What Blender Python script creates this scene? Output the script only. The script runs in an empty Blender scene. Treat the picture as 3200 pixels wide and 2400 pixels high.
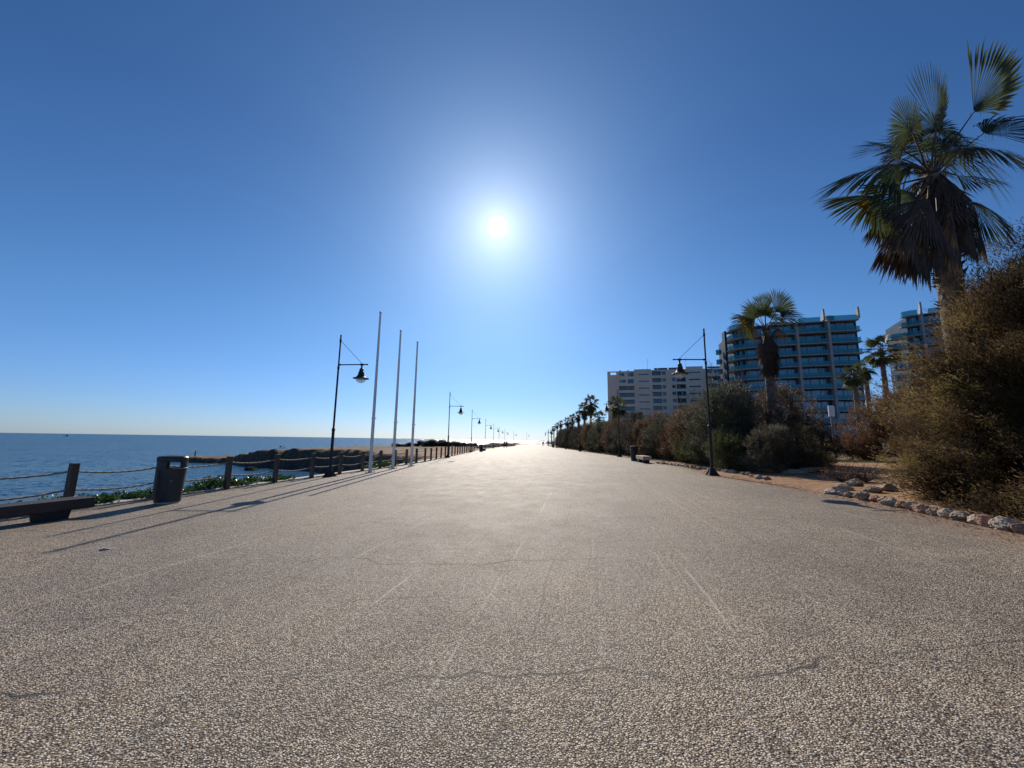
import bpy, bmesh, math, random
import numpy as np
from mathutils import Vector, Matrix, noise as mnoise
R_ = math.radians
S = bpy.context.scene
COL = S.collection

# ------------------------------------------------------------------ camera
PITCH, ROLL, FPX = R_(8.3), .0145, 1200.0          # focal length in pixels of a 3200 px wide frame
EYE = Vector((0, 0, 1.6))
_f = Vector((0, math.cos(PITCH), math.sin(PITCH)))
_r0 = Vector((1, 0, 0)); _u0 = Vector((0, -math.sin(PITCH), math.cos(PITCH)))
_r = _r0*math.cos(ROLL) + _u0*math.sin(ROLL)
_u = _u0*math.cos(ROLL) - _r0*math.sin(ROLL)
cam = bpy.data.cameras.new('camera'); camo = bpy.data.objects.new('camera', cam); COL.objects.link(camo)
cam.sensor_width = 36; cam.lens = 36*FPX/3200; cam.clip_start = .05; cam.clip_end = 60000
M = Matrix((( _r.x, _u.x, -_f.x, EYE.x), (_r.y, _u.y, -_f.y, EYE.y), (_r.z, _u.z, -_f.z, EYE.z), (0, 0, 0, 1)))
camo.matrix_world = M
S.camera = camo

# ------------------------------------------------------------------ light
SUN_EL, SUN_AZ = R_(30.5), R_(-2.7)                # azimuth from +Y towards +X
SUN = Vector((math.sin(SUN_AZ)*math.cos(SUN_EL), math.cos(SUN_AZ)*math.cos(SUN_EL), math.sin(SUN_EL)))
SKY_STRENGTH, SUN_STRENGTH = .1, 4.8
S.view_settings.view_transform = 'Standard'; S.view_settings.look = 'None'
S.view_settings.gamma = 1; S.view_settings.exposure = 0.0
W = bpy.data.worlds.new('World'); S.world = W; W.use_nodes = True
nt = W.node_tree; nt.nodes.clear()
def N(t, kind, **k):
    n = t.nodes.new(kind)
    for a, v in k.items(): setattr(n, a, v)
    return n
def mth(t, op, a, b=None, clamp=False):
    n = N(t, 'ShaderNodeMath', operation=op, use_clamp=clamp)
    for i, v in enumerate((a, b)):
        if v is None: continue
        if isinstance(v, (int, float)): n.inputs[i].default_value = v
        else: t.links.new(v, n.inputs[i])
    return n.outputs[0]
sky = N(nt, 'ShaderNodeTexSky', sky_type='NISHITA', sun_disc=False)
sky.sun_elevation = SUN_EL; sky.sun_rotation = SUN_AZ
sky.altitude = 0; sky.air_density = 1.0; sky.dust_density = .35; sky.ozone_density = 3.0
bg = N(nt, 'ShaderNodeBackground'); bg.inputs[1].default_value = SKY_STRENGTH
tint = N(nt, 'ShaderNodeMix', data_type='RGBA', blend_type='MULTIPLY'); tint.inputs[0].default_value = 1
nt.links.new(sky.outputs[0], tint.inputs[6])
tc = N(nt, 'ShaderNodeTexCoord')
sz = N(nt, 'ShaderNodeSeparateXYZ'); nt.links.new(tc.outputs['Generated'], sz.inputs[0])
tr_ = N(nt, 'ShaderNodeValToRGB'); te = tr_.color_ramp.elements
for _ in range(3): te.new(.5)
for q, (p_, c_) in zip(te, [(0, (.50, .675, 1.08)), (.07, (.44, .64, 1.03)), (.26, (.395, .65, .92)), (.58, (.25, .475, .74)), (1, (.23, .45, .70))]): q.position = p_; q.color = (*c_, 1)
nt.links.new(sz.outputs[2], tr_.inputs[0]); nt.links.new(tr_.outputs[0], tint.inputs[7])
dt = N(nt, 'ShaderNodeVectorMath', operation='DOT_PRODUCT'); dt.inputs[1].default_value = SUN
nt.links.new(tc.outputs['Generated'], dt.inputs[0])
ang = mth(nt, 'ARCCOSINE', mth(nt, 'MINIMUM', dt.outputs['Value'], .9999999))
def expo(k, a): return mth(nt, 'MULTIPLY', mth(nt, 'EXPONENT', mth(nt, 'MULTIPLY', ang, -1/k)), a)
g1 = expo(.05, 4.5); g2 = expo(.42, 1.45); g3 = expo(.12, 4.0)
disc = mth(nt, 'MULTIPLY', mth(nt, 'SUBTRACT', 1.0, mth(nt, 'MULTIPLY', mth(nt, 'SUBTRACT', ang, .008), 60.0, clamp=True)), 30.0)
def rgbscale(val, col):
    n = N(nt, 'ShaderNodeVectorMath', operation='SCALE'); n.inputs[0].default_value = col
    nt.links.new(val, n.inputs['Scale']); return n.outputs[0]
def vadd(a, b):
    n = N(nt, 'ShaderNodeVectorMath', operation='ADD'); nt.links.new(a, n.inputs[0]); nt.links.new(b, n.inputs[1]); return n.outputs[0]
tot = vadd(vadd(vadd(tint.outputs[2], rgbscale(g3, (1.08, .97, .86))), rgbscale(g1, (1.0, .95, .82))), vadd(rgbscale(g2, (.40, .85, 1.55)), rgbscale(disc, (1, 1, .95))))
nt.links.new(tot, bg.inputs[0])
wo = N(nt, 'ShaderNodeOutputWorld'); nt.links.new(bg.outputs[0], wo.inputs[0])
sl = bpy.data.lights.new('sun', 'SUN'); sl.energy = SUN_STRENGTH; sl.angle = R_(.5); sl.color = (1, .90, .77)
so = bpy.data.objects.new('sun', sl); COL.objects.link(so)
so.rotation_euler = SUN.to_track_quat('Z', 'Y').to_euler()

# ------------------------------------------------------------------ survey: photograph pixel (3200 wide) -> place in the world
def pray(px, py): return _f + _r*((px-1600)/FPX) + _u*((1200-py)/FPX)
def at_y(px, py, Y):
    d = pray(px, py); return EYE + d*(Y/d.y)
def at_g(px, py):
    d = pray(px, py); t = 5.0; z = 0
    for _ in range(30):
        t = (z-EYE.z)/d.z; p = EYE + d*t; z = gz(p.x, p.y)
    return Vector((p.x, p.y, z))
LZ = [(-30, .03), (0, .03), (16, .02), (35, -.05), (54, -.14), (74, -.28), (92, -.41), (111, -.52), (135, -.56), (167, -.56), (195, -.45), (240, -.4)]
XL = [(-30, -16.5), (-4, -11.6), (0, -10.8), (4, -9.95), (8, -9.15), (12, -8.42), (15.4, -7.77), (19, -7.17), (22, -6.75), (28, -6.15), (35, -5.95), (45, -5.8), (58, -5.6), (74, -5.2), (92, -4.5), (111, -3.8), (135, -2.2), (167, .7), (195, 7), (215, 15), (240, 29)]
XR = [(-30, 3), (0, 6.6), (5.6, 7.2), (7.1, 7.5), (9.8, 8.0), (12.2, 8.15), (15, 8.05), (20, 9.0), (26.5, 9.75), (38, 9.75), (53, 9.8), (73, 10.6), (92, 11.2), (111, 12), (131, 13), (167, 16), (195, 22), (215, 30), (240, 44)]
def itp(t, y):
    return float(np.interp(y, [a[0] for a in t], [a[1] for a in t]))
def gz(x, y):
    xl, xr = itp(XL, y), itp(XR, y)
    return itp(LZ, y) + .021*(min(max(x, xl), xr)-xl)

# ------------------------------------------------------------------ helpers
def tag(o, label=None, cat=None, group=None, kind=None):
    if label: o['label'] = label
    if cat: o['category'] = cat
    if group: o['group'] = group
    if kind: o['kind'] = kind
    return o
def link(name, me, mat=None, parent=None, smooth=False):
    o = bpy.data.objects.new(name, me); COL.objects.link(o)
    if mat is not None:
        for m in (mat if isinstance(mat, (list, tuple)) else [mat]): me.materials.append(m)
    if parent is not None: o.parent = parent
    if smooth: me.polygons.foreach_set('use_smooth', [True]*len(me.polygons))
    return o
def empty(name, loc=(0, 0, 0), rz=0):
    o = bpy.data.objects.new(name, None); COL.objects.link(o); o.location = loc; o.rotation_euler = (0, 0, rz)
    o.empty_display_size = .2
    return o
def copy_tree(o, parent=None):
    c = o.copy(); COL.objects.link(c)
    if parent is not None: c.parent = parent
    for ch in [k for k in bpy.data.objects if k.parent == o]: copy_tree(ch, c)
    return c
class MB:
    """collects simple solids and builds them as one mesh"""
    def __init__(s): s.v = []; s.f = []; s.mi = []; s.cur = 0
    def add(s, vs, fs):
        b = len(s.v); s.v += [tuple(v) for v in vs]; s.f += [tuple(i+b for i in f) for f in fs]; s.mi += [s.cur]*len(fs)
    def box(s, x0, x1, y0, y1, z0, z1, M=None):
        vs = [Vector((x, y, z)) for z in (z0, z1) for y in (y0, y1) for x in (x0, x1)]
        if M: vs = [M @ v for v in vs]
        s.add(vs, [(0, 2, 3, 1), (4, 5, 7, 6), (0, 1, 5, 4), (2, 6, 7, 3), (0, 4, 6, 2), (1, 3, 7, 5)])
    def tube(s, pts, rads, n=8, cap=True):
        pts = [Vector(p) for p in pts]
        if not hasattr(rads, '__len__'): rads = [rads]*len(pts)
        vs = []; fs = []; ref = None
        for i, p in enumerate(pts):
            t = (pts[min(i+1, len(pts)-1)] - pts[max(i-1, 0)]).normalized()
            if ref is None: ref = Vector((0, 0, 1)) if abs(t.z) < .9 else Vector((1, 0, 0))
            a = t.cross(ref).normalized(); b = a.cross(t).normalized(); ref = b
            for k in range(n):
                an = 2*math.pi*k/n
                vs.append(p + (a*math.cos(an) + b*math.sin(an))*rads[i])
        for i in range(len(pts)-1):
            for k in range(n):
                fs.append((i*n+k, i*n+(k+1) % n, (i+1)*n+(k+1) % n, (i+1)*n+k))
        if cap: fs += [tuple(range(n))[::-1], tuple(range((len(pts)-1)*n, len(pts)*n))]
        s.add(vs, fs)
    def lathe(s, prof, n=24, c=(0, 0, 0), sx=1, sy=1, cap=True):
        vs = [(c[0]+r*sx*math.cos(2*math.pi*k/n), c[1]+r*sy*math.sin(2*math.pi*k/n), c[2]+z) for r, z in prof for k in range(n)]
        fs = [(i*n+k, i*n+(k+1) % n, (i+1)*n+(k+1) % n, (i+1)*n+k) for i in range(len(prof)-1) for k in range(n)]
        if cap: fs += [tuple(range(n))[::-1], tuple(range((len(prof)-1)*n, len(prof)*n))]
        s.add(vs, fs)
    def prism(s, poly, z0, z1):
        n = len(poly)
        vs = [(x, y, z0) for x, y in poly] + [(x, y, z1) for x, y in poly]
        s.add(vs, [tuple(range(n))[::-1], tuple(range(n, 2*n))] + [(i, (i+1) % n, n+(i+1) % n, n+i) for i in range(n)])
    def mesh(s, name):
        me = bpy.data.meshes.new(name); me.from_pydata(s.v, [], s.f)
        if any(s.mi): me.polygons.foreach_set('material_index', s.mi)
        me.update(); return me
    def build(s, name, mat, parent=None, smooth=False, bevel=0, auto=False):
        o = link(name, s.mesh(name), mat, parent, smooth)
        if auto:
            o.data.polygons.foreach_set('use_smooth', [True]*len(o.data.polygons))
            o.data.set_sharp_from_angle(angle=R_(35))
        if bevel:
            m = o.modifiers.new('bevel', 'BEVEL'); m.width = bevel; m.segments = 2; m.limit_method = 'ANGLE'
        return o
def quads(name, V, mat, parent=None, mi=None):
    """V: (n,4,3) array of separate leaf faces"""
    V = np.asarray(V, dtype=np.float32); n = len(V)
    me = bpy.data.meshes.new(name)
    me.vertices.add(n*4); me.vertices.foreach_set('co', V.reshape(-1))
    me.loops.add(n*4); me.loops.foreach_set('vertex_index', np.arange(n*4, dtype=np.int32))
    me.polygons.add(n); me.polygons.foreach_set('loop_start', np.arange(0, n*4, 4, dtype=np.int32))
    me.update(calc_edges=True)
    if mi is not None: me.polygons.foreach_set('material_index', mi)
    return link(name, me, mat, parent)

# ------------------------------------------------------------------ materials
def mat(name):
    m = bpy.data.materials.new(name); m.use_nodes = True
    t = m.node_tree; b = t.nodes['Principled BSDF']; return m, t, b
def mapped(t, scale=(1, 1, 1), coord='Object'):
    c = N(t, 'ShaderNodeTexCoord'); m = N(t, 'ShaderNodeMapping'); m.inputs['Scale'].default_value = scale
    t.links.new(c.outputs[coord], m.inputs[0]); return m.outputs[0]
def noise_(t, vec, scale, detail=4, rough=.55):
    n = N(t, 'ShaderNodeTexNoise'); n.inputs['Scale'].default_value = scale; n.inputs['Detail'].default_value = detail
    n.inputs['Roughness'].default_value = rough; t.links.new(vec, n.inputs['Vector']); return n
def ramp(t, fac, stops):
    r = N(t, 'ShaderNodeValToRGB'); e = r.color_ramp.elements
    while len(e) < len(stops): e.new(.5)
    for q, (p, c) in zip(e, stops): q.position = p; q.color = (*c, 1) if len(c) == 3 else c
    t.links.new(fac, r.inputs[0]); return r.outputs[0]
def mixc(t, fac, a, b, mode='MIX'):
    n = N(t, 'ShaderNodeMix', data_type='RGBA', blend_type=mode)
    for i, v in ((0, fac), (6, a), (7, b)):
        if isinstance(v, (int, float)): n.inputs[i].default_value = v
        elif isinstance(v, tuple): n.inputs[i].default_value = (*v, 1)
        else: t.links.new(v, n.inputs[i])
    return n.outputs[2]
def bump(t, b, h, strength=.5, dist=.02, prev=None):
    n = N(t, 'ShaderNodeBump'); n.inputs['Strength'].default_value = strength; n.inputs['Distance'].default_value = dist
    t.links.new(h, n.inputs['Height'])
    if prev is not None: t.links.new(prev, n.inputs['Normal'])
    t.links.new(n.outputs[0], b.inputs['Normal']); return n.outputs[0]
def simple(name, col, rough=.5, metal=0, var=.25, scale=6, bmp=0, spec=.5, coord='Object'):
    m, t, b = mat(name)
    v = mapped(t, coord=coord); n = noise_(t, v, scale)
    lo = tuple(c*(1-var) for c in col); hi = tuple(min(1, c*(1+var)) for c in col)
    t.links.new(ramp(t, n.outputs[0], [(.3, lo), (.7, hi)]), b.inputs['Base Color'])
    b.inputs['Roughness'].default_value = rough; b.inputs['Metallic'].default_value = metal
    b.inputs['Specular IOR Level'].default_value = spec
    if bmp: bump(t, b, noise_(t, v, scale*5).outputs[0], bmp, .01)
    return m

def leaf_mat(name, cols, transl=.35, rough=.55, nscale=.9, spec=.3, isl=.5, nw=1.0):
    """foliage: each leaf its own tone, clumps of different tone, light passing through"""
    m, t, b = mat(name)
    g = N(t, 'ShaderNodeNewGeometry'); v = mapped(t)
    n = noise_(t, v, nscale, 3)
    f = mth(t, 'ADD', mth(t, 'MULTIPLY', g.outputs['Random Per Island'], isl), mth(t, 'MULTIPLY', mth(t, 'SUBTRACT', n.outputs[0], .25+.12*(nw-1)), nw), clamp=True)
    k = len(cols)
    c = ramp(t, f, [(.12+.76*i/(k-1), q) for i, q in enumerate(cols)])
    t.links.new(c, b.inputs['Base Color']); b.inputs['Roughness'].default_value = rough
    b.inputs['Specular IOR Level'].default_value = spec
    tr = N(t, 'ShaderNodeBsdfTranslucent'); t.links.new(c, tr.inputs[0])
    mx = N(t, 'ShaderNodeMixShader'); mx.inputs[0].default_value = transl
    t.links.new(b.outputs[0], mx.inputs[1]); t.links.new(tr.outputs[0], mx.inputs[2])
    t.links.new(mx.outputs[0], t.nodes['Material Output'].inputs[0])
    return m

# paving of small exposed pebbles
def paving_mat():
    m, t, b = mat('pebble_paving')
    v = mapped(t)
    vo = N(t, 'ShaderNodeTexVoronoi'); vo.inputs['Scale'].default_value = 110; t.links.new(v, vo.inputs['Vector'])
    peb = ramp(t, N_sep(t, vo.outputs['Color']), [(0, (.13, .096, .066)), (.20, (.24, .178, .122)), (.5, (.455, .355, .250)), (.75, (.73, .60, .445)), (1, (.93, .85, .70))])
    gap = ramp(t, vo.outputs['Distance'], [(.32, (1, 1, 1)), (.64, (.15, .14, .135))])
    c = mixc(t, 1.0, peb, gap, 'MULTIPLY')
    # big soft patches
    n1 = noise_(t, v, .35, 6, .62); c = mixc(t, 1.0, c, ramp(t, n1.outputs[0], [(.3, (.74, .73, .74)), (.5, (.98, .98, .98)), (.70, (1.22, 1.17, 1.08))]), 'MULTIPLY')
    n2 = noise_(t, v, 2.2, 5, .6); c = mixc(t, 1.0, c, ramp(t, n2.outputs[0], [(.28, (.84, .84, .85)), (.6, (1.05, 1.05, 1.04))]), 'MULTIPLY')
    # cracks and worn joints, broken up
    nd = noise_(t, v, 1.1, 5, .6)
    off = N(t, 'ShaderNodeVectorMath', operation='MULTIPLY_ADD'); off.inputs[1].default_value = (.45, .45, 0)
    t.links.new(nd.outputs[1], off.inputs[0]); t.links.new(v, off.inputs[2])
    vc = N(t, 'ShaderNodeTexVoronoi', feature='DISTANCE_TO_EDGE'); vc.inputs['Scale'].default_value = .42
    ma = N(t, 'ShaderNodeMapping'); ma.inputs['Scale'].default_value = (.62, 1, 1); ma.inputs['Rotation'].default_value = (0, 0, .22); t.links.new(off.outputs[0], ma.inputs[0])
    t.links.new(ma.outputs[0], vc.inputs['Vector'])
    crack = ramp(t, vc.outputs['Distance'], [(0, (1, 1, 1)), (.0015, (1, 1, 1)), (.0042, (0, 0, 0))])
    brk = ramp(t, noise_(t, v, .55, 3).outputs[0], [(.45, (0, 0, 0)), (.54, (1, 1, 1))])
    cf = mixc(t, 1.0, crack, brk, 'MULTIPLY')
    cf = mixc(t, .85, cf, (0, 0, 0))
    c = mixc(t, mth(t, 'MULTIPLY', sepv(t, cf), .75), c, (.045, .04, .04))
    # long pale scuff lines running with the promenade, and cross joints (UV: u across in m, v along in m)
    uv = N(t, 'ShaderNodeTexCoord').outputs['UV']
    br = N(t, 'ShaderNodeTexBrick'); br.offset = 0; br.inputs['Scale'].default_value = 1
    br.inputs['Brick Width'].default_value = 2.6; br.inputs['Row Height'].default_value = 5.2; br.inputs['Mortar Size'].default_value = .014
    br.inputs['Mortar Smooth'].default_value = .6
    wob = noise_(t, uv, .8, 3); o2 = N(t, 'ShaderNodeVectorMath', operation='MULTIPLY_ADD'); o2.inputs[1].default_value = (.12, .12, 0)
    t.links.new(wob.outputs[1], o2.inputs[0]); t.links.new(uv, o2.inputs[2]); t.links.new(o2.outputs[0], br.inputs['Vector'])
    jbrk = ramp(t, noise_(t, v, .8, 4).outputs[0], [(.40, (0, 0, 0)), (.52, (1, 1, 1))])
    jf = mth(t, 'MULTIPLY', br.outputs['Fac'], mth(t, 'MULTIPLY', sepv(t, jbrk), .6))
    c = mixc(t, jf, c, (.10, .085, .07))
    mp = N(t, 'ShaderNodeMapping'); mp.inputs['Scale'].default_value = (4.0, .045, 1); mp.inputs['Rotation'].default_value = (0, 0, .03); t.links.new(uv, mp.inputs[0])
    st = noise_(t, mp.outputs[0], 1.6, 2, .5)
    stf = ramp(t, st.outputs[0], [(.655, (0, 0, 0)), (.665, (1, 1, 1)), (.675, (0, 0, 0))])
    c = mixc(t, mth(t, 'MULTIPLY', sepv(t, stf), .30), c, (.62, .57, .50))
    def lines(axis, period, skew, wid, wobble):
        sx_ = N(t, 'ShaderNodeSeparateXYZ'); t.links.new(uv, sx_.inputs[0])
        q = mth(t, 'MULTIPLY', sx_.outputs[axis], 1/period); q = mth(t, 'ADD', q, mth(t, 'MULTIPLY', sx_.outputs[1-axis], skew/period)); q = mth(t, 'ADD', q, mth(t, 'MULTIPLY', noise_(t, uv, .35, 4).outputs[0], wobble))
        q = mth(t, 'ABSOLUTE', mth(t, 'SUBTRACT', mth(t, 'FRACT', q), .5))
        return mth(t, 'SUBTRACT', 1.0, mth(t, 'DIVIDE', q, wid/period), clamp=True)
    kw = mth(t, 'MULTIPLY', lines(1, 2.1, -.05, .019, 1.1), sepv(t, ramp(t, noise_(t, mapped(t, (.35, 1.3, 1)), .8, 4).outputs[0], [(.47, (0, 0, 0)), (.53, (1, 1, 1))])))
    c = mixc(t, kw, c, (.035, .03, .03))
    k1 = mth(t, 'MULTIPLY', lines(1, 1.55, -.16, .016, .22), sepv(t, ramp(t, noise_(t, mapped(t, (.5, 1.1, 1)), .9, 3).outputs[0], [(.50, (0, 0, 0)), (.58, (1, 1, 1))])))
    c = mixc(t, mth(t, 'MULTIPLY', k1, .8), c, (.05, .042, .04))
    k2 = mth(t, 'MULTIPLY', lines(0, .95, .015, .020, .12), sepv(t, ramp(t, noise_(t, mapped(t, (1.4, .22, 1)), 1.3, 3).outputs[0], [(.53, (0, 0, 0)), (.60, (1, 1, 1))])))
    c = mixc(t, mth(t, 'MULTIPLY', k2, .38), c, (.80, .72, .60))
    # reddish soil trodden onto the paving at its inland edge
    sp = N(t, 'ShaderNodeSeparateXYZ'); t.links.new(uv, sp.inputs[0])
    at = N(t, 'ShaderNodeAttribute'); at.attribute_name = 'edge_dist'
    so_ = mth(t, 'SUBTRACT', mth(t, 'ADD', .25, mth(t, 'MULTIPLY', n1.outputs[0], 1.6)), at.outputs['Fac'])
    win = ramp(t, mth(t, 'MULTIPLY', sp.outputs[1], .025), [(.0, (.75,)*3), (.22, (.8,)*3), (.30, (1,)*3), (.42, (1,)*3), (.62, (.25,)*3)])
    sf = mth(t, 'MULTIPLY', mth(t, 'MULTIPLY', so_, .9, clamp=True), sepv(t, win))
    c = mixc(t, mth(t, 'MULTIPLY', sf, .85), c, (.33, .185, .10))
    t.links.new(c, b.inputs['Base Color'])
    rr = ramp(t, n2.outputs[0], [(.3, (.62,)*3), (.7, (.74,)*3)]); t.links.new(rr, b.inputs['Roughness'])
    b.inputs['Specular IOR Level'].default_value = .32
    inv = mth(t, 'SUBTRACT', 1.0, vo.outputs['Distance'])
    p = bump(t, b, inv, .9, .0065)
    p = bump(t, b, n2.outputs[0], .25, .03, p)
    bump(t, b, mth(t, 'SUBTRACT', 1.0, sepv(t, cf)), .6, .012, p)
    return m
def N_sep(t, col):
    s = N(t, 'ShaderNodeSeparateColor'); t.links.new(col, s.inputs[0]); return s.outputs[0]
def sepv(t, col):
    n = N(t, 'ShaderNodeRGBToBW'); t.links.new(col, n.inputs[0]); return n.outputs[0]

def sea_mat():
    m, t, b = mat('sea_water')
    v = mapped(t, (1, 1.0, 1))
    big = noise_(t, mapped(t, (.012, .03, 1)), 1, 3)
    t.links.new(ramp(t, big.outputs[0], [(.3, (.006, .055, .125)), (.7, (.012, .088, .165))]), b.inputs['Base Color'])
    b.inputs['Roughness'].default_value = .16; b.inputs['IOR'].default_value = 1.33
    b.inputs['Specular IOR Level'].default_value = .24
    g = N(t, 'ShaderNodeNewGeometry')
    acc = None
    for sc, k in (((.05, .10, 1), .40), ((.35, .6, 1), 1.1), ((1.6, 2.6, 1), 1.5), ((7, 9, 1), 1.0)):
        nz = noise_(t, mapped(t, sc), 1, 2)
        q = N(t, 'ShaderNodeVectorMath', operation='MULTIPLY_ADD'); q.inputs[1].default_value = (k*.8, k, 0); q.inputs[2].default_value = (-k*.4, -k/2, 0)
        t.links.new(nz.outputs[1], q.inputs[0])
        if acc is None: acc = q.outputs[0]
        else:
            a = N(t, 'ShaderNodeVectorMath', operation='ADD'); t.links.new(acc, a.inputs[0]); t.links.new(q.outputs[0], a.inputs[1]); acc = a.outputs[0]
    a = N(t, 'ShaderNodeVectorMath', operation='MULTIPLY_ADD'); a.inputs[1].default_value = (1, 1, 0); a.inputs[2].default_value = (0, 0, 1)
    t.links.new(acc, a.inputs[0])
    nn = N(t, 'ShaderNodeVectorMath', operation='NORMALIZE'); t.links.new(a.outputs[0], nn.inputs[0])
    fr = N(t, 'ShaderNodeFresnel'); fr.inputs['IOR'].default_value = 1.33; t.links.new(nn.outputs[0], fr.inputs['Normal'])
    gl = N(t, 'ShaderNodeBsdfGlossy'); gl.inputs['Roughness'].default_value = .16; t.links.new(nn.outputs[0], gl.inputs['Normal'])
    b.inputs['Specular IOR Level'].default_value = 0; b.inputs['Roughness'].default_value = 1
    mx = N(t, 'ShaderNodeMixShader'); t.links.new(mth(t, 'MINIMUM', fr.outputs[0], .50), mx.inputs[0])     # wave crests hide part of the grazing mirror
    t.links.new(b.outputs[0], mx.inputs[1]); t.links.new(gl.outputs[0], mx.inputs[2]); t.links.new(mx.outputs[0], t.nodes['Material Output'].inputs[0])
    return m

def land_mat():
    m, t, b = mat('coast_land')
    v = mapped(t)
    n1 = noise_(t, v, .12, 6, .6); n2 = noise_(t, v, 1.3, 6, .65); n3 = noise_(t, v, 9, 4, .6)
    flat = ramp(t, n1.outputs[0], [(.3, (.31, .18, .10)), (.5, (.40, .235, .13)), (.7, (.34, .23, .13))])
    flat = mixc(t, 1.0, flat, ramp(t, n2.outputs[0], [(.3, (.7, .72, .7)), (.65, (1.15, 1.12, 1.1))]), 'MULTIPLY')
    flat = mixc(t, 1.0, flat, ramp(t, n3.outputs[0], [(.3, (.8,)*3), (.65, (1.1,)*3)]), 'MULTIPLY')
    at = N(t, 'ShaderNodeAttribute'); at.attribute_name = 'rock'
    rock = ramp(t, n2.outputs[0], [(.3, (.030, .025, .021)), (.5, (.065, .054, .043)), (.7, (.135, .11, .084))])
    f = mth(t, 'ADD', at.outputs['Fac'], mth(t, 'MULTIPLY', mth(t, 'SUBTRACT', n2.outputs[0], .5), 1.2), clamp=True)
    a3 = N(t, 'ShaderNodeAttribute'); a3.attribute_name = 'scrub'
    scr = ramp(t, n2.outputs[0], [(.35, (.05, .042, .026)), (.5, (.105, .080, .048)), (.65, (.18, .13, .080))])
    flat = mixc(t, mth(t, 'MULTIPLY', a3.outputs['Fac'], .9), flat, scr)
    c = mixc(t, f, flat, rock)
    a2 = N(t, 'ShaderNodeAttribute'); a2.attribute_name = 'grass'
    f2 = mth(t, 'MULTIPLY', a2.outputs['Fac'], ramp2(t, n2.outputs[0]), clamp=True)
    c = mixc(t, f2, c, (.085, .10, .032))
    t.links.new(c, b.inputs['Base Color']); b.inputs['Roughness'].default_value = .9
    b.inputs['Specular IOR Level'].default_value = .2
    bump(t, b, n3.outputs[0], .5, .05, bump(t, b, n2.outputs[0], .7, .25))
    return m
def ramp2(t, x): return sepv(t, ramp(t, x, [(.4, (0, 0, 0)), (.55, (1, 1, 1))]))

MT = {}
MT['paving'] = paving_mat(); MT['sea'] = sea_mat(); MT['land'] = land_mat()
MT['kerb'] = simple('kerb_concrete', (.48, .43, .36), .8, var=.3, scale=3, bmp=.4)
MT['iron'] = simple('lamp_paint', (.014, .017, .020), .6, .0, scale=3, spec=.5)
MT['cable'] = simple('steel_cable', (.02, .02, .022), .95, spec=.05)
MT['white_pole'] = simple('white_painted_pole', (.84, .82, .78), .8, spec=.2, scale=2, var=.12)
MT['bin'] = simple('bin_plastic', (.022, .025, .032), .42, scale=2.5, var=.25)
MT['bin_rim'] = simple('bin_rim_metal', (.22, .21, .20), .45, scale=4, var=.2)
MT['bench'] = simple('bench_timber', (.038, .030, .027), .6, scale=2.5, var=.35, bmp=.3)
MT['bench_base'] = simple('bench_base_concrete', (.035, .033, .032), .8, scale=3, bmp=.3)
MT['rope'] = simple('hemp_rope', (.30, .25, .19), .85, scale=20, var=.3, bmp=.3)
MT['stone'] = simple('border_stone', (.36, .255, .175), .85, scale=5, var=.45, bmp=.8)
MT['stone_pale'] = simple('pale_limestone', (.47, .365, .26), .85, scale=4, var=.35, bmp=.8)
MT['stone_red'] = simple('reddish_stone', (.38, .21, .13), .85, scale=5, var=.4, bmp=.8)
MT['rock_wet'] = simple('sea_rock', (.022, .019, .017), .95, spec=.05, scale=2, var=.5, bmp=.8)
MT['bark'] = simple('shrub_bark', (.10, .075, .055), .9, scale=6, var=.4, bmp=.6)
def wood_mat():
    m, t, b = mat('post_timber')
    v = mapped(t, (9, 9, .8)); n = noise_(t, v, 2.2, 5, .6)
    t.links.new(ramp(t, n.outputs[0], [(.3, (.050, .038, .030)), (.55, (.095, .072, .055)), (.75, (.16, .13, .10))]), b.inputs['Base Color'])
    b.inputs['Roughness'].default_value = .75; bump(t, b, n.outputs[0], .6, .01); return m
MT['post'] = wood_mat()
def glassy(name, col, clear=.6, rough=.05, tcol=(1, 1, 1)):
    m, t, b = mat(name); b.inputs['Base Color'].default_value = (*col, 1); b.inputs['Roughness'].default_value = rough
    tr = N(t, 'ShaderNodeBsdfTransparent'); tr.inputs[0].default_value = (*tcol, 1)
    mx = N(t, 'ShaderNodeMixShader'); mx.inputs[0].default_value = clear
    t.links.new(b.outputs[0], mx.inputs[1]); t.links.new(tr.outputs[0], mx.inputs[2])
    t.links.new(mx.outputs[0], t.nodes['Material Output'].inputs[0]); return m
MT['bowl'] = glassy('lamp_bowl_glass', (.75, .78, .80), .55, .1)
MT['rail_glass'] = glassy('teal_balcony_glass', (.010, .22, .30), .36, .05, (.30, .62, .68))
MT['win_glass'] = simple('window_glass', (.02, .045, .07), .06, scale=.6, var=.5, spec=.8)
MT['blue_glass'] = simple('blue_facade_glass', (.015, .20, .34), .05, scale=.25, var=.6, spec=1.0)
MT['navy'] = simple('navy_facade_panel', (.008, .040, .090), .75, spec=.15, scale=.5, var=.3)
MT['slab'] = simple('pale_balcony_edge', (.29, .30, .30), .7, scale=.6, var=.12)
MT['frame'] = simple('window_frame', (.20, .27, .32), .5, scale=1, var=.1)
MT['curtain'] = simple('curtain', (.24, .38, .46), .8, scale=1.5, var=.3)
MT['stucco'] = simple('beige_stucco', (.74, .63, .50), .9, scale=.15, var=.10, bmp=.1)
MT['solar'] = simple('solar_panel', (.015, .02, .03), .2, scale=1)
MT['skin'] = simple('skin', (.42, .25, .17), .6, var=.1)
MT['cloth_dark'] = simple('dark_cloth', (.02, .022, .028), .9, var=.3)
MT['cloth_blue'] = simple('blue_cloth', (.03, .05, .12), .9, var=.3)
MT['hair'] = simple('dark_hair', (.03, .02, .015), .7)
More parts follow.
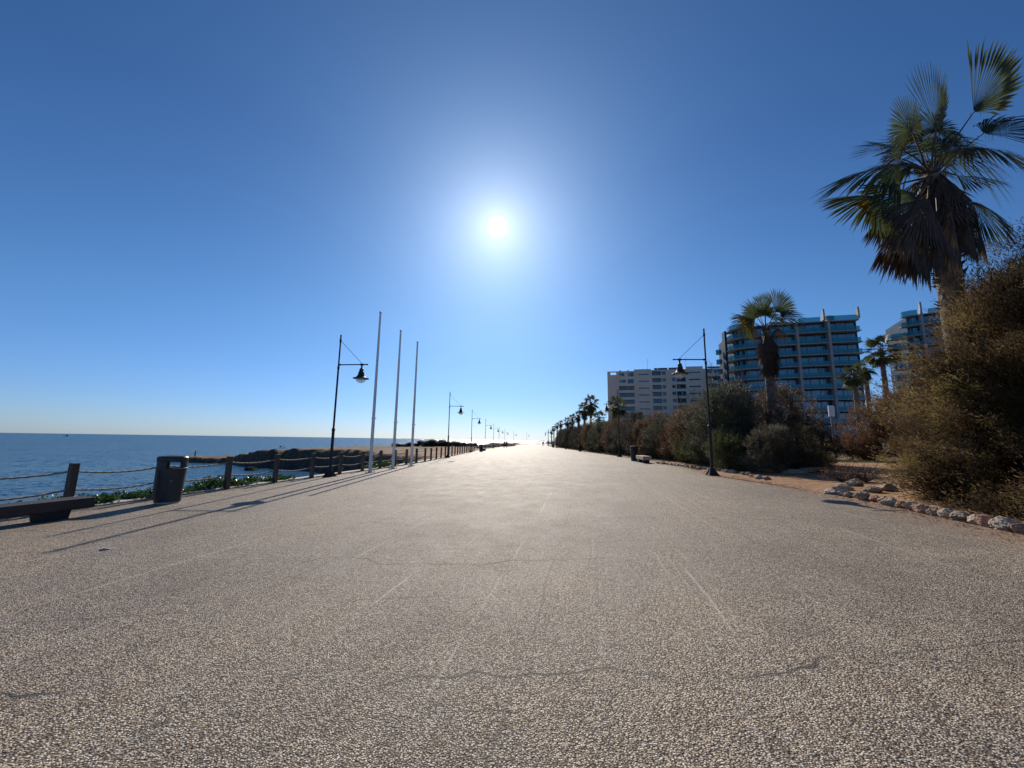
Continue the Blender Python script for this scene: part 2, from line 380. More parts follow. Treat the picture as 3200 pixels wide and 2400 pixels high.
MT['white'] = simple('white_paint', (.75, .75, .74), .5, var=.08)
MT['paper'] = simple('litter_paper', (.78, .76, .72), .8, var=.08)
# foliage tones
MT['leaf_greygreen'] = leaf_mat('greygreen_leaves', [(.070, .070, .045), (.12, .12, .080), (.18, .17, .12)])
MT['leaf_olive'] = leaf_mat('olive_leaves', [(.070, .058, .028), (.125, .105, .048), (.19, .155, .070)])
MT['leaf_green'] = leaf_mat('green_leaves', [(.055, .065, .028), (.095, .105, .042), (.14, .145, .062)])
MT['leaf_yellow'] = leaf_mat('yellowgreen_leaves', [(.12, .10, .035), (.21, .165, .055), (.28, .22, .080)])
MT['leaf_brown'] = leaf_mat('brown_leaves', [(.085, .060, .038), (.155, .105, .066), (.21, .145, .09)])
MT['leaf_rust'] = leaf_mat('rust_leaves', [(.105, .060, .032), (.19, .105, .055), (.26, .15, .075)])
MT['leaf_dark'] = leaf_mat('dark_leaves', [(.040, .038, .030), (.070, .062, .046), (.10, .088, .062)])
MT['leaf_pale'] = leaf_mat('pale_grey_leaves', [(.07, .064, .042), (.13, .115, .075), (.27, .24, .16)])
MT['leaf_tamarisk'] = leaf_mat('tamarisk_leaves', [(.055, .038, .022), (.125, .082, .042), (.17, .125, .055), (.26, .195, .075), (.155, .165, .060)], transl=.5, nscale=1.0, isl=.26, nw=2.3)
MT['succulent'] = leaf_mat('fleshy_leaves', [(.030, .070, .018), (.06, .13, .034), (.11, .18, .055)], transl=.25, rough=.35, spec=.5)
MT['palm_green'] = leaf_mat('palm_frond', [(.028, .036, .012), (.055, .068, .020), (.105, .120, .035)], transl=.4, rough=.55, spec=.3)
MT['palm_dead'] = leaf_mat('dead_palm_frond', [(.036, .022, .014), (.070, .043, .026), (.13, .088, .055)], transl=.2, rough=.55, spec=.3)
MT['palm_orange'] = leaf_mat('orange_palm_frond', [(.25, .14, .015), (.40, .22, .02), (.38, .26, .05)], transl=.6)
MT['palm_bark'] = simple('palm_bark', (.16, .12, .09), .9, scale=4, var=.5, bmp=1.0)

# ------------------------------------------------------------------ terrain, sea, promenade
SEA = -5.4
COAST = [(-16, -60), (-13.8, -10), (-12.9, 0), (-11.9, 5), (-11.0, 10), (-10.2, 15), (-9.7, 20), (-9.4, 25), (-9.8, 31), (-12, 38), (-17, 48), (-23, 58), (-29, 66), (-36, 75), (-43.8, 83), (-53, 88), (-62.5, 93), (-74, 99), (-91, 103.5), (-97, 110), (-90, 119), (-70, 124), (-50, 135), (-32, 150), (-18, 170), (-8, 197), (10, 228), (40, 262), (120, 320), (300, 400), (3000, 1300), (3000, -3000), (-60, -3000)]
CP = np.array(COAST, float)
def coast_sd(X, Y):
    """signed distance to the shoreline, positive on land (numpy arrays)"""
    d = np.full(X.shape, 1e9); ins = np.zeros(X.shape, bool)
    for i in range(len(CP)):
        a, b = CP[i], CP[(i+1) % len(CP)]
        ab = b-a; t = np.clip(((X-a[0])*ab[0]+(Y-a[1])*ab[1])/(ab@ab), 0, 1)
        d = np.minimum(d, np.hypot(X-a[0]-t*ab[0], Y-a[1]-t*ab[1]))
        c = (a[1] > Y) != (b[1] > Y)
        with np.errstate(divide='ignore', invalid='ignore'):
            xi = a[0]+(Y-a[1])*(ab[0])/(ab[1] if ab[1] else 1e-9)
        ins ^= c & (X < xi)
    return np.where(ins, d, -d)
def sstep(a, b, x):
    t = np.clip((x-a)/(b-a), 0, 1); return t*t*(3-2*t)
def fbm(x, y, s, o=4): return mnoise.fractal(Vector((x*s, y*s, 3.7)), .9, 2.1, o)
def terrain_height(X, Y, noisev=None):
    xl = np.interp(Y, *zip(*XL)); xr = np.interp(Y, *zip(*XR)); zl = np.interp(Y, *zip(*LZ))
    g = zl + .021*(np.clip(X, xl, xr)-xl)
    tl = xl - X                                              # distance outside the seaward edge
    plat = np.interp(X, [-95, -77, -72, -64, -60, -54, -40, -20, 0], [-4.2, -3.95, -3.4, -2.2, -1.6, -1.25, -.9, -.65, -.5])
    w = sstep(2, 14, tl)*sstep(20, 45, Y)
    z = g*(1-w) + plat*w
    z = np.where((X > xl-.15) & (X < xr+.02), z-.12, np.where(tl > 0, z-.05-.05*np.minimum(tl, 2), z+.0))
    z = np.where(X > xr+.02, g+.005+np.minimum((X-xr)*.04, .18), z)
    sd = coast_sd(X, Y)
    cl = np.where((Y < 36) & (X > -20), 2.6, np.where(X < -55, 2.4, 5.0))
    if noisev is not None:
        sd = sd + noisev*np.where(np.abs(sd) < 12, 1.0, 0)*np.where((Y < 36) & (X > -20), .6, 2.2)
    k = sstep(0, 1, sd/cl)
    under = SEA-1.5
    zz = under + (z-under)*np.clip(.30*np.clip(sd/.9+1, 0, 1) + .70*k, 0, 1)
    zz = np.where(sd < -.9, under-1, zz)
    rock = 1-sstep(.3, 1.5, sd/cl)
    return zz, rock, sd, tl, xr
def nonuni(a, b, st, far, n):
    core = np.arange(a, b+1e-6, st); lo = a - np.geomspace(st, a+far, n)[::1]; hi = b + np.geomspace(st, far-b, n)
    return np.concatenate([lo[::-1], core, hi])
gx = np.unique(np.concatenate([nonuni(-96, 40, .8, 2600, 22)])); gy = np.unique(nonuni(-8, 250, .9, 2600, 20))
GX, GY = np.meshgrid(gx, gy)
nv = np.zeros_like(GX); nf = np.zeros_like(GX)
for j in range(GX.shape[0]):
    for i in range(GX.shape[1]):
        x, y = GX[j, i], GY[j, i]
        if -100 < x < 45 and -10 < y < 260:
            nv[j, i] = fbm(x, y, .16, 4); nf[j, i] = fbm(x+50, y, .45, 4)
Zt, rock, sd, tl, xrr = terrain_height(GX, GY, nv)
off = np.clip((tl-1.5)/4, 0, 1)*np.clip(sd/2+.6, 0, 1)
Zt = Zt + off*(nf*(.16 + 1.0*rock) + nv*.22)
Zt = Zt + np.clip((GX-xrr-.5)/2, 0, 1)*nf*.05
me = bpy.data.meshes.new('land')
ny, nx = GX.shape
me.vertices.add(nx*ny); me.vertices.foreach_set('co', np.stack([GX, GY, Zt], -1).astype(np.float32).ravel())
I = np.arange(nx*ny).reshape(ny, nx)
Q = np.stack([I[:-1, :-1], I[:-1, 1:], I[1:, 1:], I[1:, :-1]], -1).reshape(-1, 4).astype(np.int32)
me.loops.add(Q.size); me.loops.foreach_set('vertex_index', Q.ravel())
me.polygons.add(len(Q)); me.polygons.foreach_set('loop_start', np.arange(0, Q.size, 4, dtype=np.int32))
me.update(calc_edges=True)
at = me.attributes.new('rock', 'FLOAT', 'POINT'); at.data.foreach_set('value', (rock*np.clip(tl, 0, 1)).astype(np.float32).ravel())
gr = np.exp(-((tl-.6)/1.0)**2)*.5 + np.where((GY > 27) & (GX > xrr), np.exp(-((GX-xrr-.6)/.9)**2), 0) + np.where((GX > 12) & (GX < 40), np.exp(-((GY-25.2)/.9)**2)*.9, 0) + np.clip((GX-22)/4, 0, 1)*.7
sc_ = sstep(7, 18, tl)*sstep(30, 60, GY)*np.clip(.75+nv*.5, 0, 1)
me.attributes.new('scrub', 'FLOAT', 'POINT').data.foreach_set('value', sc_.astype(np.float32).ravel())
at = me.attributes.new('grass', 'FLOAT', 'POINT'); at.data.foreach_set('value', np.clip(gr, 0, 1).astype(np.float32).ravel())
land = link('land', me, MT['land'], smooth=True); tag(land, kind='structure')
def land_z(x, y):
    i = min(max(np.searchsorted(gx, x)-1, 0), nx-2); j = min(max(np.searchsorted(gy, y)-1, 0), ny-2)
    u = (x-gx[i])/(gx[i+1]-gx[i]); v = (y-gy[j])/(gy[j+1]-gy[j])
    return float(Zt[j, i]*(1-u)*(1-v)+Zt[j, i+1]*u*(1-v)+Zt[j+1, i]*(1-u)*v+Zt[j+1, i+1]*u*v)

b = MB(); b.add([(-30000, -3000, SEA), (30000, -3000, SEA), (30000, 40000, SEA), (-30000, 40000, SEA)], [(0, 1, 2, 3)])
tag(b.build('sea', MT['sea']), kind='structure')

# the promenade: one sheet with UV in metres and the distance to its inland edge
ys = np.concatenate([np.arange(-14, 60, .8), np.arange(60, 238, 2.0)])
nc = 22; vs = []; uvs = []; ed = []
for y in ys:
    xl, xr = itp(XL, y), itp(XR, y)
    for k in range(nc+1):
        x = xl+(xr-xl)*k/nc; vs.append((x, y, gz(x, y))); uvs.append((x-xl, y)); ed.append(xr-x)
top = len(vs)
fs = []
for j in range(len(ys)-1):
    for k in range(nc):
        a = j*(nc+1)+k; fs.append((a, a+1, a+nc+2, a+nc+1))
for j in range(len(ys)):                                     # skirts down both edges
    for k in (0, nc):
        x, y, z = vs[j*(nc+1)+k]; vs.append((x, y, z-.14)); uvs.append(uvs[j*(nc+1)+k]); ed.append(ed[j*(nc+1)+k])
for j in range(len(ys)-1):
    a, a2, b0, b1 = j*(nc+1), (j+1)*(nc+1), top+2*j, top+2*j+2
    fs += [(a, a2, b1, b0), (a+nc, b0+1, b1+1, a2+nc)]
me = bpy.data.meshes.new('promenade'); me.from_pydata(vs, [], fs)
uvl = me.uv_layers.new(name='UVMap')
for l in me.loops: uvl.data[l.index].uv = uvs[l.vertex_index]
me.attributes.new('edge_dist', 'FLOAT', 'POINT').data.foreach_set('value', ed)
tag(link('promenade', me, MT['paving']), kind='structure')
# pale concrete kerb along the seaward edge
b = MB(); n = len(ys)
prof = [(-.34, -.3), (-.34, .035), (-.31, .05), (-.06, .05), (-.03, .035), (-.03, -.1)]
vs = []
for y in ys:
    xl = itp(XL, y); z = gz(xl, y)
    for dx, dz in prof: vs.append((xl+dx, y, z+dz))
m_ = len(prof); b.add(vs, [(j*m_+k, j*m_+k+1, (j+1)*m_+k+1, (j+1)*m_+k) for j in range(n-1) for k in range(m_-1)])
tag(b.build('kerb', MT['kerb']), kind='structure')

# ------------------------------------------------------------------ street lamps
ORD = ['first', 'second', 'third', 'fourth', 'fifth', 'sixth', 'seventh', 'eighth', 'ninth', 'tenth', 'eleventh', 'twelfth', 'thirteenth', 'fourteenth', 'fifteenth', 'sixteenth', 'seventeenth', 'eighteenth', 'nineteenth', 'twentieth', 'twenty-first', 'twenty-second', 'twenty-third', 'twenty-fourth', 'twenty-fifth', 'twenty-sixth', 'twenty-seventh', 'twenty-eighth', 'twenty-ninth', 'thirtieth', 'thirty-first', 'thirty-second', 'thirty-third', 'thirty-fourth', 'thirty-fifth', 'thirty-sixth']
LAMPGROUP = 'street lamps along both sides of the promenade'
def make_lamp():
    t = empty('street_lamp'); I_ = MT['iron']
    b = MB(); b.lathe([(.058, .22), (.056, 1.82), (.066, 1.84), (.066, 1.93), (.040, 1.96), (.036, 4.40), (.046, 4.42), (.046, 4.52), (.032, 4.54), (.030, 5.55), (.040, 5.60), (.044, 5.66), (.030, 5.74), (.030, 5.90)], 14)
    b.build('pole', I_, t, auto=True)
    b = MB()
    b.box(-.2, .2, -.2, .2, 0, .02)
    b.lathe([(.17, .02), (.15, .05), (.105, .15), (.062, .30), (.058, .34)], 14)
    for k in range(4):
        M4 = Matrix.Rotation(math.pi/4+k*math.pi/2, 4, 'Z')
        vs = [M4 @ Vector(p) for p in ((.05, -.008, .02), (.26, -.008, .02), (.06, -.008, .30), (.05, .008, .02), (.26, .008, .02), (.06, .008, .30))]
        b.add(vs, [(0, 1, 2), (3, 5, 4), (0, 3, 4, 1), (1, 4, 5, 2)])
    b.build('base', I_, t)
    b = MB(); b.tube([(.03, 0, 4.60), (1.30, 0, 4.60)], .024, 10)
    b.tube([(.0, 0, 4.60), (.09, 0, 4.60)], .040, 10); b.tube([(.97, 0, 4.60), (1.10, 0, 4.60)], .042, 10); b.tube([(1.24, 0, 4.60), (1.30, 0, 4.60)], .030, 10)
    b.build('arm', I_, t, auto=True)
    b = MB(); b.tube([(.03, 0, 5.62), (1.03, 0, 4.65)], .009, 6); b.build('stay_cable', MT['cable'], t)
    b = MB()
    b.lathe([(.034, 4.57), (.030, 4.47), (.055, 4.43), (.085, 4.40), (.088, 4.31), (.112, 4.29), (.118, 4.22), (.135, 4.16), (.175, 4.09), (.235, 4.045), (.315, 4.025), (.325, 4.010), (.315, 4.000), (.21, 4.000), (.20, 4.03)], 28, (1.035, 0, 0), cap=False)
    sh = b.build('lamp_shade', I_, t, auto=True)
    b = MB(); pr = [(.205*math.cos(a), 4.0-.185*math.sin(a)) for a in [k*math.pi/2/8 for k in range(8)]] + [(.004, 3.815)]
    b.lathe(pr, 28, (1.035, 0, 0), cap=False); b.build('glass_bowl', MT['bowl'], sh, smooth=True)
    b = MB(); b.tube([(1.035, 0, 4.06), (1.035, 0, 3.93)], [.03, .038], 10); b.build('bulb', MT['white'], sh, smooth=True)
    return t
lamp0 = make_lamp(); first = True
LL = [(-7.31, 15.9), (-5.62, 34.7), (-5.5, 53.6), (-4.95, 74.1), (-4.2, 92.3), (-3.5, 110.9), (-2.2, 130), (.95, 160), (7.6, 190), (21.5, 222)]
LR = [(7.86, 15.3), (9.46, 34), (9.40, 53.1), (10.2, 72.6), (10.8, 92), (11.7, 111), (12.6, 131), (15.6, 165)]
for side, arr in (('seaward', LL), ('inland', LR)):
    for i, (x, y) in enumerate(arr):
        o = lamp0 if first else copy_tree(lamp0); first = False
        dirx = (itp(XL, y+3)-itp(XL, y-3))/6 if side == 'seaward' else (itp(XR, y+3)-itp(XR, y-3))/6
        o.location = (x, y, gz(x, y)+.002)
        o.rotation_euler = (0, 0, (0 if side == 'seaward' else math.pi) - math.atan(dirx)*.7)
        if i == 0: lb = 'tall black lamp nearest the camera on the %s side, %s' % (side, 'beside the rope fence and flagpoles' if side == 'seaward' else 'beside the red soil and stones')
        else: lb = 'black hanging-lantern lamp, %s from the camera in the %s row' % (ORD[i], side)
        tag(o, lb, 'street lamp', LAMPGROUP)

# ------------------------------------------------------------------ rope fence
fence = empty('rope_fence', (itp(XL, 20), 20, 0)); tag(fence, 'timber post fence with two sagging ropes along the seaward edge', 'fence')
fo = Vector(fence.location)
FX = lambda y: itp(XL, y)-.02
yy = -2.55; py_ = []
while yy < 59.5:
    py_.append(yy); dx = itp(XL, yy+.5)-itp(XL, yy-.5); yy += 1.83/math.hypot(1, dx)
b = MB(); b.box(-.062, .062, -.062, .062, -.25, .955)
postme = None
rnd = random.Random(4)
posts = []
for i, y in enumerate(py_):
    x = FX(y); z = gz(x, y)
    if postme is None:
        o = b.build('post', MT['post'], fence, bevel=.012); postme = o.data
    else:
        o = bpy.data.objects.new('post', postme); COL.objects.link(o); o.parent = fence
        m = o.modifiers.new('bevel', 'BEVEL'); m.width = .012; m.segments = 2
    o.location = Vector((x, y, z+rnd.uniform(-.015, .015)))-fo
    o.rotation_euler = (rnd.uniform(-.012, .012), rnd.uniform(-.012, .012), math.atan(-(itp(XL, y+1)-itp(XL, y-1))/2)+rnd.uniform(-.04, .04))
    posts.append(Vector((x, y, z)))
def rope_mesh(p, q, sag, r, near):
    n = 90 if near else 14; k = 9 if near else 6
    L = (q-p).length; vs = []; fs = []
    t = (q-p).normalized(); a = t.cross(Vector((0, 0, 1))).normalized(); c = a.cross(t)
    for i in range(n+1):
        s = i/n; P = p.lerp(q, s) - Vector((0, 0, sag*4*s*(1-s)))
        for j in range(k):
            an = 2*math.pi*j/k
            rr = r*(1+.22*math.cos(3*(an - s*L/.16*2*math.pi/3*1.0))) if near else r
            vs.append(P + (a*math.cos(an)+c*math.sin(an))*rr)
    for i in range(n):
        for j in range(k): fs.append((i*k+j, i*k+(j+1) % k, (i+1)*k+(j+1) % k, (i+1)*k+j))
    me = bpy.data.meshes.new('rope'); me.from_pydata(vs, [], fs); return me
for i in range(len(posts)-1):
    for hz, sg in ((.80, rnd.uniform(.05, .085)), (.43, rnd.uniform(.05, .09))):
        p = posts[i]+Vector((0, 0, hz))-fo; q = posts[i+1]+Vector((0, 0, hz))-fo
        link('rope', rope_mesh(p, q, sg, .019, posts[i].y < 16), MT['rope'], fence, smooth=True)

# ------------------------------------------------------------------ flagpoles
def make_flagpole():
    t = empty('flagpole')
    b = MB(); b.lathe([(.075, .0), (.073, 2.4), (.070, 2.42), (.060, 4.6), (.046, 7.30), (.044, 7.36)], 16); b.build('pole', MT['white_pole'], t, auto=True)
    b = MB(); b.lathe([(.012, 7.36), (.05, 7.39), (.066, 7.44), (.05, 7.49), (.01, 7.52)], 14); b.build('finial', MT['white'], t, smooth=True)
    b = MB(); b.lathe([(.085, 2.40), (.085, 2.47)], 16); b.box(.05, .13, -.02, .02, 2.42, 2.45); b.build('collar', MT['white_pole'], t)
    b = MB(); b.box(-.17, .17, -.17, .17, 0, .018)
    for sx in (-1, 1):
        for sy in (-1, 1): b.lathe([(.018, .018), (.018, .065), (.008, .075)], 8, (sx*.135, sy*.135, 0))
    b.build('base_plate', MT['bin_rim'], t)
    b = MB(); b.box(-.02, .02, -.075, -.066, 1.25, 1.55); b.build('cleat', MT['white'], t)
    return t
fp0 = None
for i, (bx, by) in enumerate(((1156, 1477), (1227.5, 1465), (1285, 1457))):
    p = at_g(bx, by)
    o = fp0 = make_flagpole() if i == 0 else copy_tree(fp0)
    o.location = p; o.scale = (1, 1, (1.02, 1.0, .99)[i])
    tag(o, ['bare white flagpole nearest the camera, close to the first lamp', 'bare white flagpole in the middle of the three', 'bare white flagpole farthest from the camera of the three'][i], 'flagpole', 'bare white flagpoles by the rope fence')

# ------------------------------------------------------------------ litter bins and benches
def make_bin():
    t = empty('litter_bin'); sx, sy = 1.0, .74
    b = MB(); b.lathe([(.235, .0), (.235, .035)], 36, sx=sx, sy=sy); b.build('base', MT['kerb'], t)
    b = MB(); b.lathe([(.250, .036), (.262, .30), (.276, .60), (.290, .775), (.290, .79), (.265, .79), (.262, .70)], 40, sx=sx, sy=sy, cap=False)
    b.lathe([(.262, .70), (.02, .70)], 40, sx=sx, sy=sy, cap=False)
    body = b.build('body', MT['bin'], t, auto=True)
    b = MB(); b.box(-.205, -.198, -.235, -.190, .10, .74); b.box(.10, .118, -.245, -.19, .50, .53)
    b.build('door_edge', MT['bin_rim'], body)
    b = MB(); b.tube([(.293*math.cos(a)*sx, .293*math.sin(a)*sy, .792) for a in [R_(-70)+k*R_(100)/14 for k in range(15)]], .011, 8); b.build('rim', MT['bin_rim'], t, smooth=True)
    # two solid end cheeks carry the cap and leave an opening through from side to side
    for a0, a1 in ((118, 262), (-38, 22)):
        b = MB(); vs = []; K = 14
        for k in range(K+1):
            a = R_(a0+(a1-a0)*k/K); ca, sa = math.cos(a), math.sin(a)
            for r, z in ((.286, .785), (.286, .985), (.245, .985), (.245, .785)): vs.append((r*ca*sx, r*sa*sy, z))
        fs = [(i*4+j, i*4+(j+1) % 4, (i+1)*4+(j+1) % 4, (i+1)*4+j) for i in range(K) for j in range(4)] + [(0, 3, 2, 1), (K*4, K*4+1, K*4+2, K*4+3)]
        b.add(vs, fs); b.build('cheek', MT['bin'], t, auto=True)
    b = MB(); n = 40; prof = [(.240, .945), (.288, .945), (.294, .955), (.294, 1.035), (.270, 1.062), (.20, 1.075), (.002, 1.085)]
    b.lathe(prof, n, sx=sx, sy=sy, cap=False); b.lathe([(.240, .945), (.002, .95)], n, sx=sx, sy=sy, cap=False)
    cp = b.build('cap', MT['bin'], t, auto=True)
    return t
bin0 = make_bin(); bin0.location = (-7.92, 9.18, gz(-7.9, 9.1)+.001); bin0.rotation_euler = (0, 0, R_(20))
tag(bin0, 'dark oval litter bin with slot opening near the wooden bench and rope fence', 'litter bin', 'dark litter bins along the promenade')
p = at_g(1986, 1441)
o = copy_tree(bin0); o.location = p+Vector((.0, .25, 0)); o.rotation_euler = (0, 0, R_(200)); o.scale = (.95,)*3
tag(o, 'dark litter bin on the inland side beside the pale bench', 'litter bin', 'dark litter bins along the promenade')
p = at_g(1503, 1411.5)
o = copy_tree(bin0); o.location = p+Vector((.0, .2, 0)); o.rotation_euler = (0, 0, R_(30))
tag(o, 'small far litter bin just beyond the end of the rope fence', 'litter bin', 'dark litter bins along the promenade')

def make_bench(seat):
    t = empty('bench'); b = MB(); b.box(-.225, .225, -1.2, 1.2, .165, .355); s = b.build('seat', seat, t, bevel=.02)
    b = MB()
    for y in (-1.05, -.35, .35, 1.05): b.lathe([(.016, .355), (.014, .359)], 10, (.15, y, 0)); b.lathe([(.016, .355), (.014, .359)], 10, (-.15, y, 0))
    b.build('bolts', MT['bin_rim'], s)
    b = MB()
    for x in (-.075, .075): b.box(x-.004, x+.004, -1.202, 1.202, .3535, .3565)
    b.build('seat_groove', MT['bench_base'], s)
    for sy in (-.70, .70):
        b = MB(); vs = [(x*k, sy+y*k, z) for z, k in ((0, .9), (.164, 1.0)) for x, y in ((-.17, -.20), (.17, -.20), (.17, .20), (-.17, .20))]
        b.add(vs, [(3, 2, 1, 0), (4, 5, 6, 7), (0, 1, 5, 4), (1, 2, 6, 5), (2, 3, 7, 6), (3, 0, 4, 7)])
        b.build('pedestal', MT['bench_base'], t, bevel=.01)
    return t
bn = make_bench(MT['bench'])
bn.location = (-8.50, 6.56, gz(-8.5, 6.56)+.001); bn.rotation_euler = (0, 0, R_(-14.4))
tag(bn, 'dark heavy backless bench by the near rope fence, cut off by the left edge', 'bench', 'backless benches')
b2 = make_bench(MT['stone_pale']); p = at_g(2022, 1448); b2.location = p+Vector((.1, .9, 0)); b2.rotation_euler = (0, 0, R_(-6)); b2.scale = (1.15, .85, 1.2)
tag(b2, 'pale topped backless bench beside the inland litter bin and hedge', 'bench', 'backless benches')
b3 = copy_tree(bn); p = at_g(1510, 1409); b3.location = p+Vector((.1, .4, 0)); b3.rotation_euler = (0, 0, R_(-3)); b3.scale = (1.1, .65, 1.15)
tag(b3, 'small far dark bench next to the bin beyond the fence end', 'bench', 'backless benches')

# drain covers and a scrap of paper
def drain(mt):
    b = MB(); b.box(-.33, .33, -.33, .33, -.02, .006); f = b.build('drain_cover', mt)
    return f
for i, (px, py, lb) in enumerate(((1413, 1444.6, 'square dark drain cover near the second seaward lamp'), (1487, 1419.5, 'smaller looking drain cover farther out near the third seaward lamp'), (1690, 1481, 'square drain cover out in the middle of the paving'))):
    p = at_g(px, py)
    o = drain(MT['kerb'] if i == 2 else MT['iron']); o.location = p; o.rotation_euler = (0, R_(-1.2), R_(5)); tag(o, lb, 'drain cover', 'drain covers in the paving')
p = at_g(332, 1717); b = MB()
b.add([(-.07, -.03, .003), (.0, -.035, .03), (.08, -.02, .004), (.09, .04, .022), (.0, .05, .006), (-.08, .03, .02)], [(0, 1, 4, 5), (1, 2, 3, 4)])
o = b.build('paper_scrap', MT['paper']); o.location = p; tag(o, 'crumpled white scrap of paper lying on the paving at left', 'litter')

# ------------------------------------------------------------------ stones
def rock_mesh(seed, flat=.7, rough=.28):
    bm = bmesh.new(); bmesh.ops.create_icosphere(bm, subdivisions=4, radius=1)
    r = random.Random(seed); of = Vector((r.random()*50, r.random()*50, r.random()*50))
    cuts = [(Vector((r.uniform(-1, 1), r.uniform(-1, 1), r.uniform(-.5, 1))).normalized(), r.uniform(.55, .85)) for _ in range(9)]
    for v in bm.verts:
        d = v.co.normalized(); rr = 1 + rough*mnoise.fractal(d*1.3+of, .8, 2.0, 4)
        for n_, c in cuts:
            k = d.dot(n_)
            if k > 0 and rr*k > c: rr = c/k
        v.co = d*rr*(1+.09*mnoise.fractal(d*4+of, .7, 2.2, 4)); v.co.z *= flat
    me = bpy.data.meshes.new('stone'); bm.to_mesh(me); bm.free(); return me
ROCKS = [rock_mesh(s) for s in range(6)]
rr_ = random.Random(9)
def stone(name, x, y, s, matn, label, cat, group, flat=1.0, zo=None, sx=1.0, rz=None):
    base = ROCKS[rr_.randrange(6)]; me = base.copy(); me.name = name; me.materials.clear()
    o = link(name, me, MT[matn])
    z = (max(gz(x, y), land_z(x, y)) if zo is None else zo)
    o.location = (x, y, z+s*.28*flat); o.scale = (s*sx, s*rr_.uniform(.8, 1.0), s*flat)
    o.rotation_euler = (rr_.uniform(-.25, .25), rr_.uniform(-.25, .25), rr_.uniform(0, 6.28) if rz is None else rz)
    tag(o, label, cat, group); return o
G1 = 'rough stones edging the near shrub bed'
near = []
for i in range(24):
    y = 9.95 - i*.245; x = itp(XR, y)+.22 + rr_.uniform(-.05, .06); near.append((x, y))
for i, (x, y) in enumerate(near):
    mt = rr_.choice(['stone', 'stone_red', 'stone_pale', 'stone', 'stone_red'])
    if i in (16, 12): mt = 'stone_pale'
    s = rr_.uniform(.12, .165)*(1.15 if i > 14 else 1)
    col = {'stone': 'grey-brown', 'stone_red': 'reddish', 'stone_pale': 'pale'}[mt]
    stone('border_stone', x, y, s, mt, 'rough %s stone, %s along the near bed edging from the dirt path' % (col, ORD[i]), 'stone', G1)
for i, (px, py, s) in enumerate(((2622, 1547, .20), (2660, 1538, .22), (2695, 1530, .22), (2735, 1546, .18), (2762, 1549, .20), (2800, 1546, .24))):
    p = at_g(px, py)
    stone('corner_rock', p.x, p.y+.2, s, 'stone_pale' if i in (0, 1, 2) else 'stone', 'larger %s rock heaped where the near bed meets the dirt path, %s from the left' % ('pale' if i < 3 else 'grey', ORD[i]), 'rock', 'larger rocks at the corner of the near bed', .8)
G2 = 'small stones edging the hedge beyond the first inland lamp'
pl = [at_g(a, c) for a, c in ((2052, 1449), (2120, 1457), (2190, 1468), (2236, 1474), (2262, 1478), (2300, 1484), (2360, 1497), (2414, 1505))]
pts = []
for a, c in zip(pl[:-1], pl[1:]):
    L = (c-a).length; k = max(1, int(L/.30))
    for j in range(k): pts.append(a.lerp(c, j/k))
for i, p in enumerate(pts):
    stone('edging_stone', p.x+rr_.uniform(0, .12)+.1, p.y+rr_.uniform(-.06, .06), rr_.uniform(.09, .16), rr_.choice(['stone', 'stone_red', 'stone', 'stone_pale']), 'small rough stone in the edging row below the inland hedge', 'stone', G2)
for i, (px, py, s, c) in enumerate(((2420, 1487, .34, 0), (2470, 1480, .48, 1), (2500, 1492, .38, 1), (2545, 1490, .50, 1), (2492, 1470, .40, 0), (2550, 1470, .34, 0), (2576, 1482, .30, 0))):
    p = at_g(px, py)
    stone('flat_rock', p.x, p.y+.3, s, 'stone_pale' if c else 'stone', '%s flat boulder in the heap under the mid-distance palm, %s from the left' % ('pale' if c else 'dull grey', ORD[sorted([2420, 2470, 2500, 2545, 2492, 2550, 2576]).index(px)]), 'boulder', 'flat boulders under the palm by the path', .42, sx=1.35, rz=R_(-15+i*9))
p = EYE + pray(785, 1469)*((SEA-EYE.z)/pray(785, 1469).z)
stone('sea_rock', p.x, p.y, 1.7, 'rock_wet', 'dark lone rock sticking out of the water in the cove', 'rock', None, .5, SEA-.15, sx=1.2)
for i, (px, py, s) in enumerate(((765, 1458, .2), (820, 1463, .18))):
    p = EYE + pray(px, py)*((SEA-EYE.z)/pray(px, py).z)
    stone('foam_rock', p.x, p.y, s, 'stone_pale', 'small pale rock awash at the cove waterline, %s' % ('left one' if i == 0 else 'right one'), 'rock', 'pale rocks awash in the cove', .4, SEA)

# ------------------------------------------------------------------ shrubs
rng = np.random.default_rng(11)
def unit(a): return a/np.maximum(np.linalg.norm(a, axis=-1, keepdims=True), 1e-9)
def sprays(C, D, nt, nl, L, ll, lw, spread=.7, r=rng, al=.55):
    """C centres (n,3), D directions: every spray is nt twiglets with nl small leaves each -> (k,4,3) faces"""
    n = len(C)
    d = unit(D[:, None, :] + r.normal(0, spread, (n, nt, 3)))
    base = C[:, None, :] + r.normal(0, L*.12, (n, nt, 3))
    s = (np.arange(nl)+.5)/nl
    P = base[:, :, None, :] + d[:, :, None, :]*(s[None, None, :, None]*L*r.uniform(.6, 1.2, (n, nt, 1, 1)))
    P = P + r.normal(0, ll*.25, P.shape)
    ax = unit(d[:, :, None, :] + r.normal(0, al, P.shape)); P = P.reshape(-1, 3); ax = ax.reshape(-1, 3)
    w = unit(np.cross(ax, r.normal(0, 1, ax.shape)))
    l = ll*r.uniform(.6, 1.3, (len(P), 1)); ww = lw*r.uniform(.6, 1.3, (len(P), 1))
    return np.stack([P, P+ax*l*.45+w*ww, P+ax*l, P+ax*l*.45-w*ww], 1)
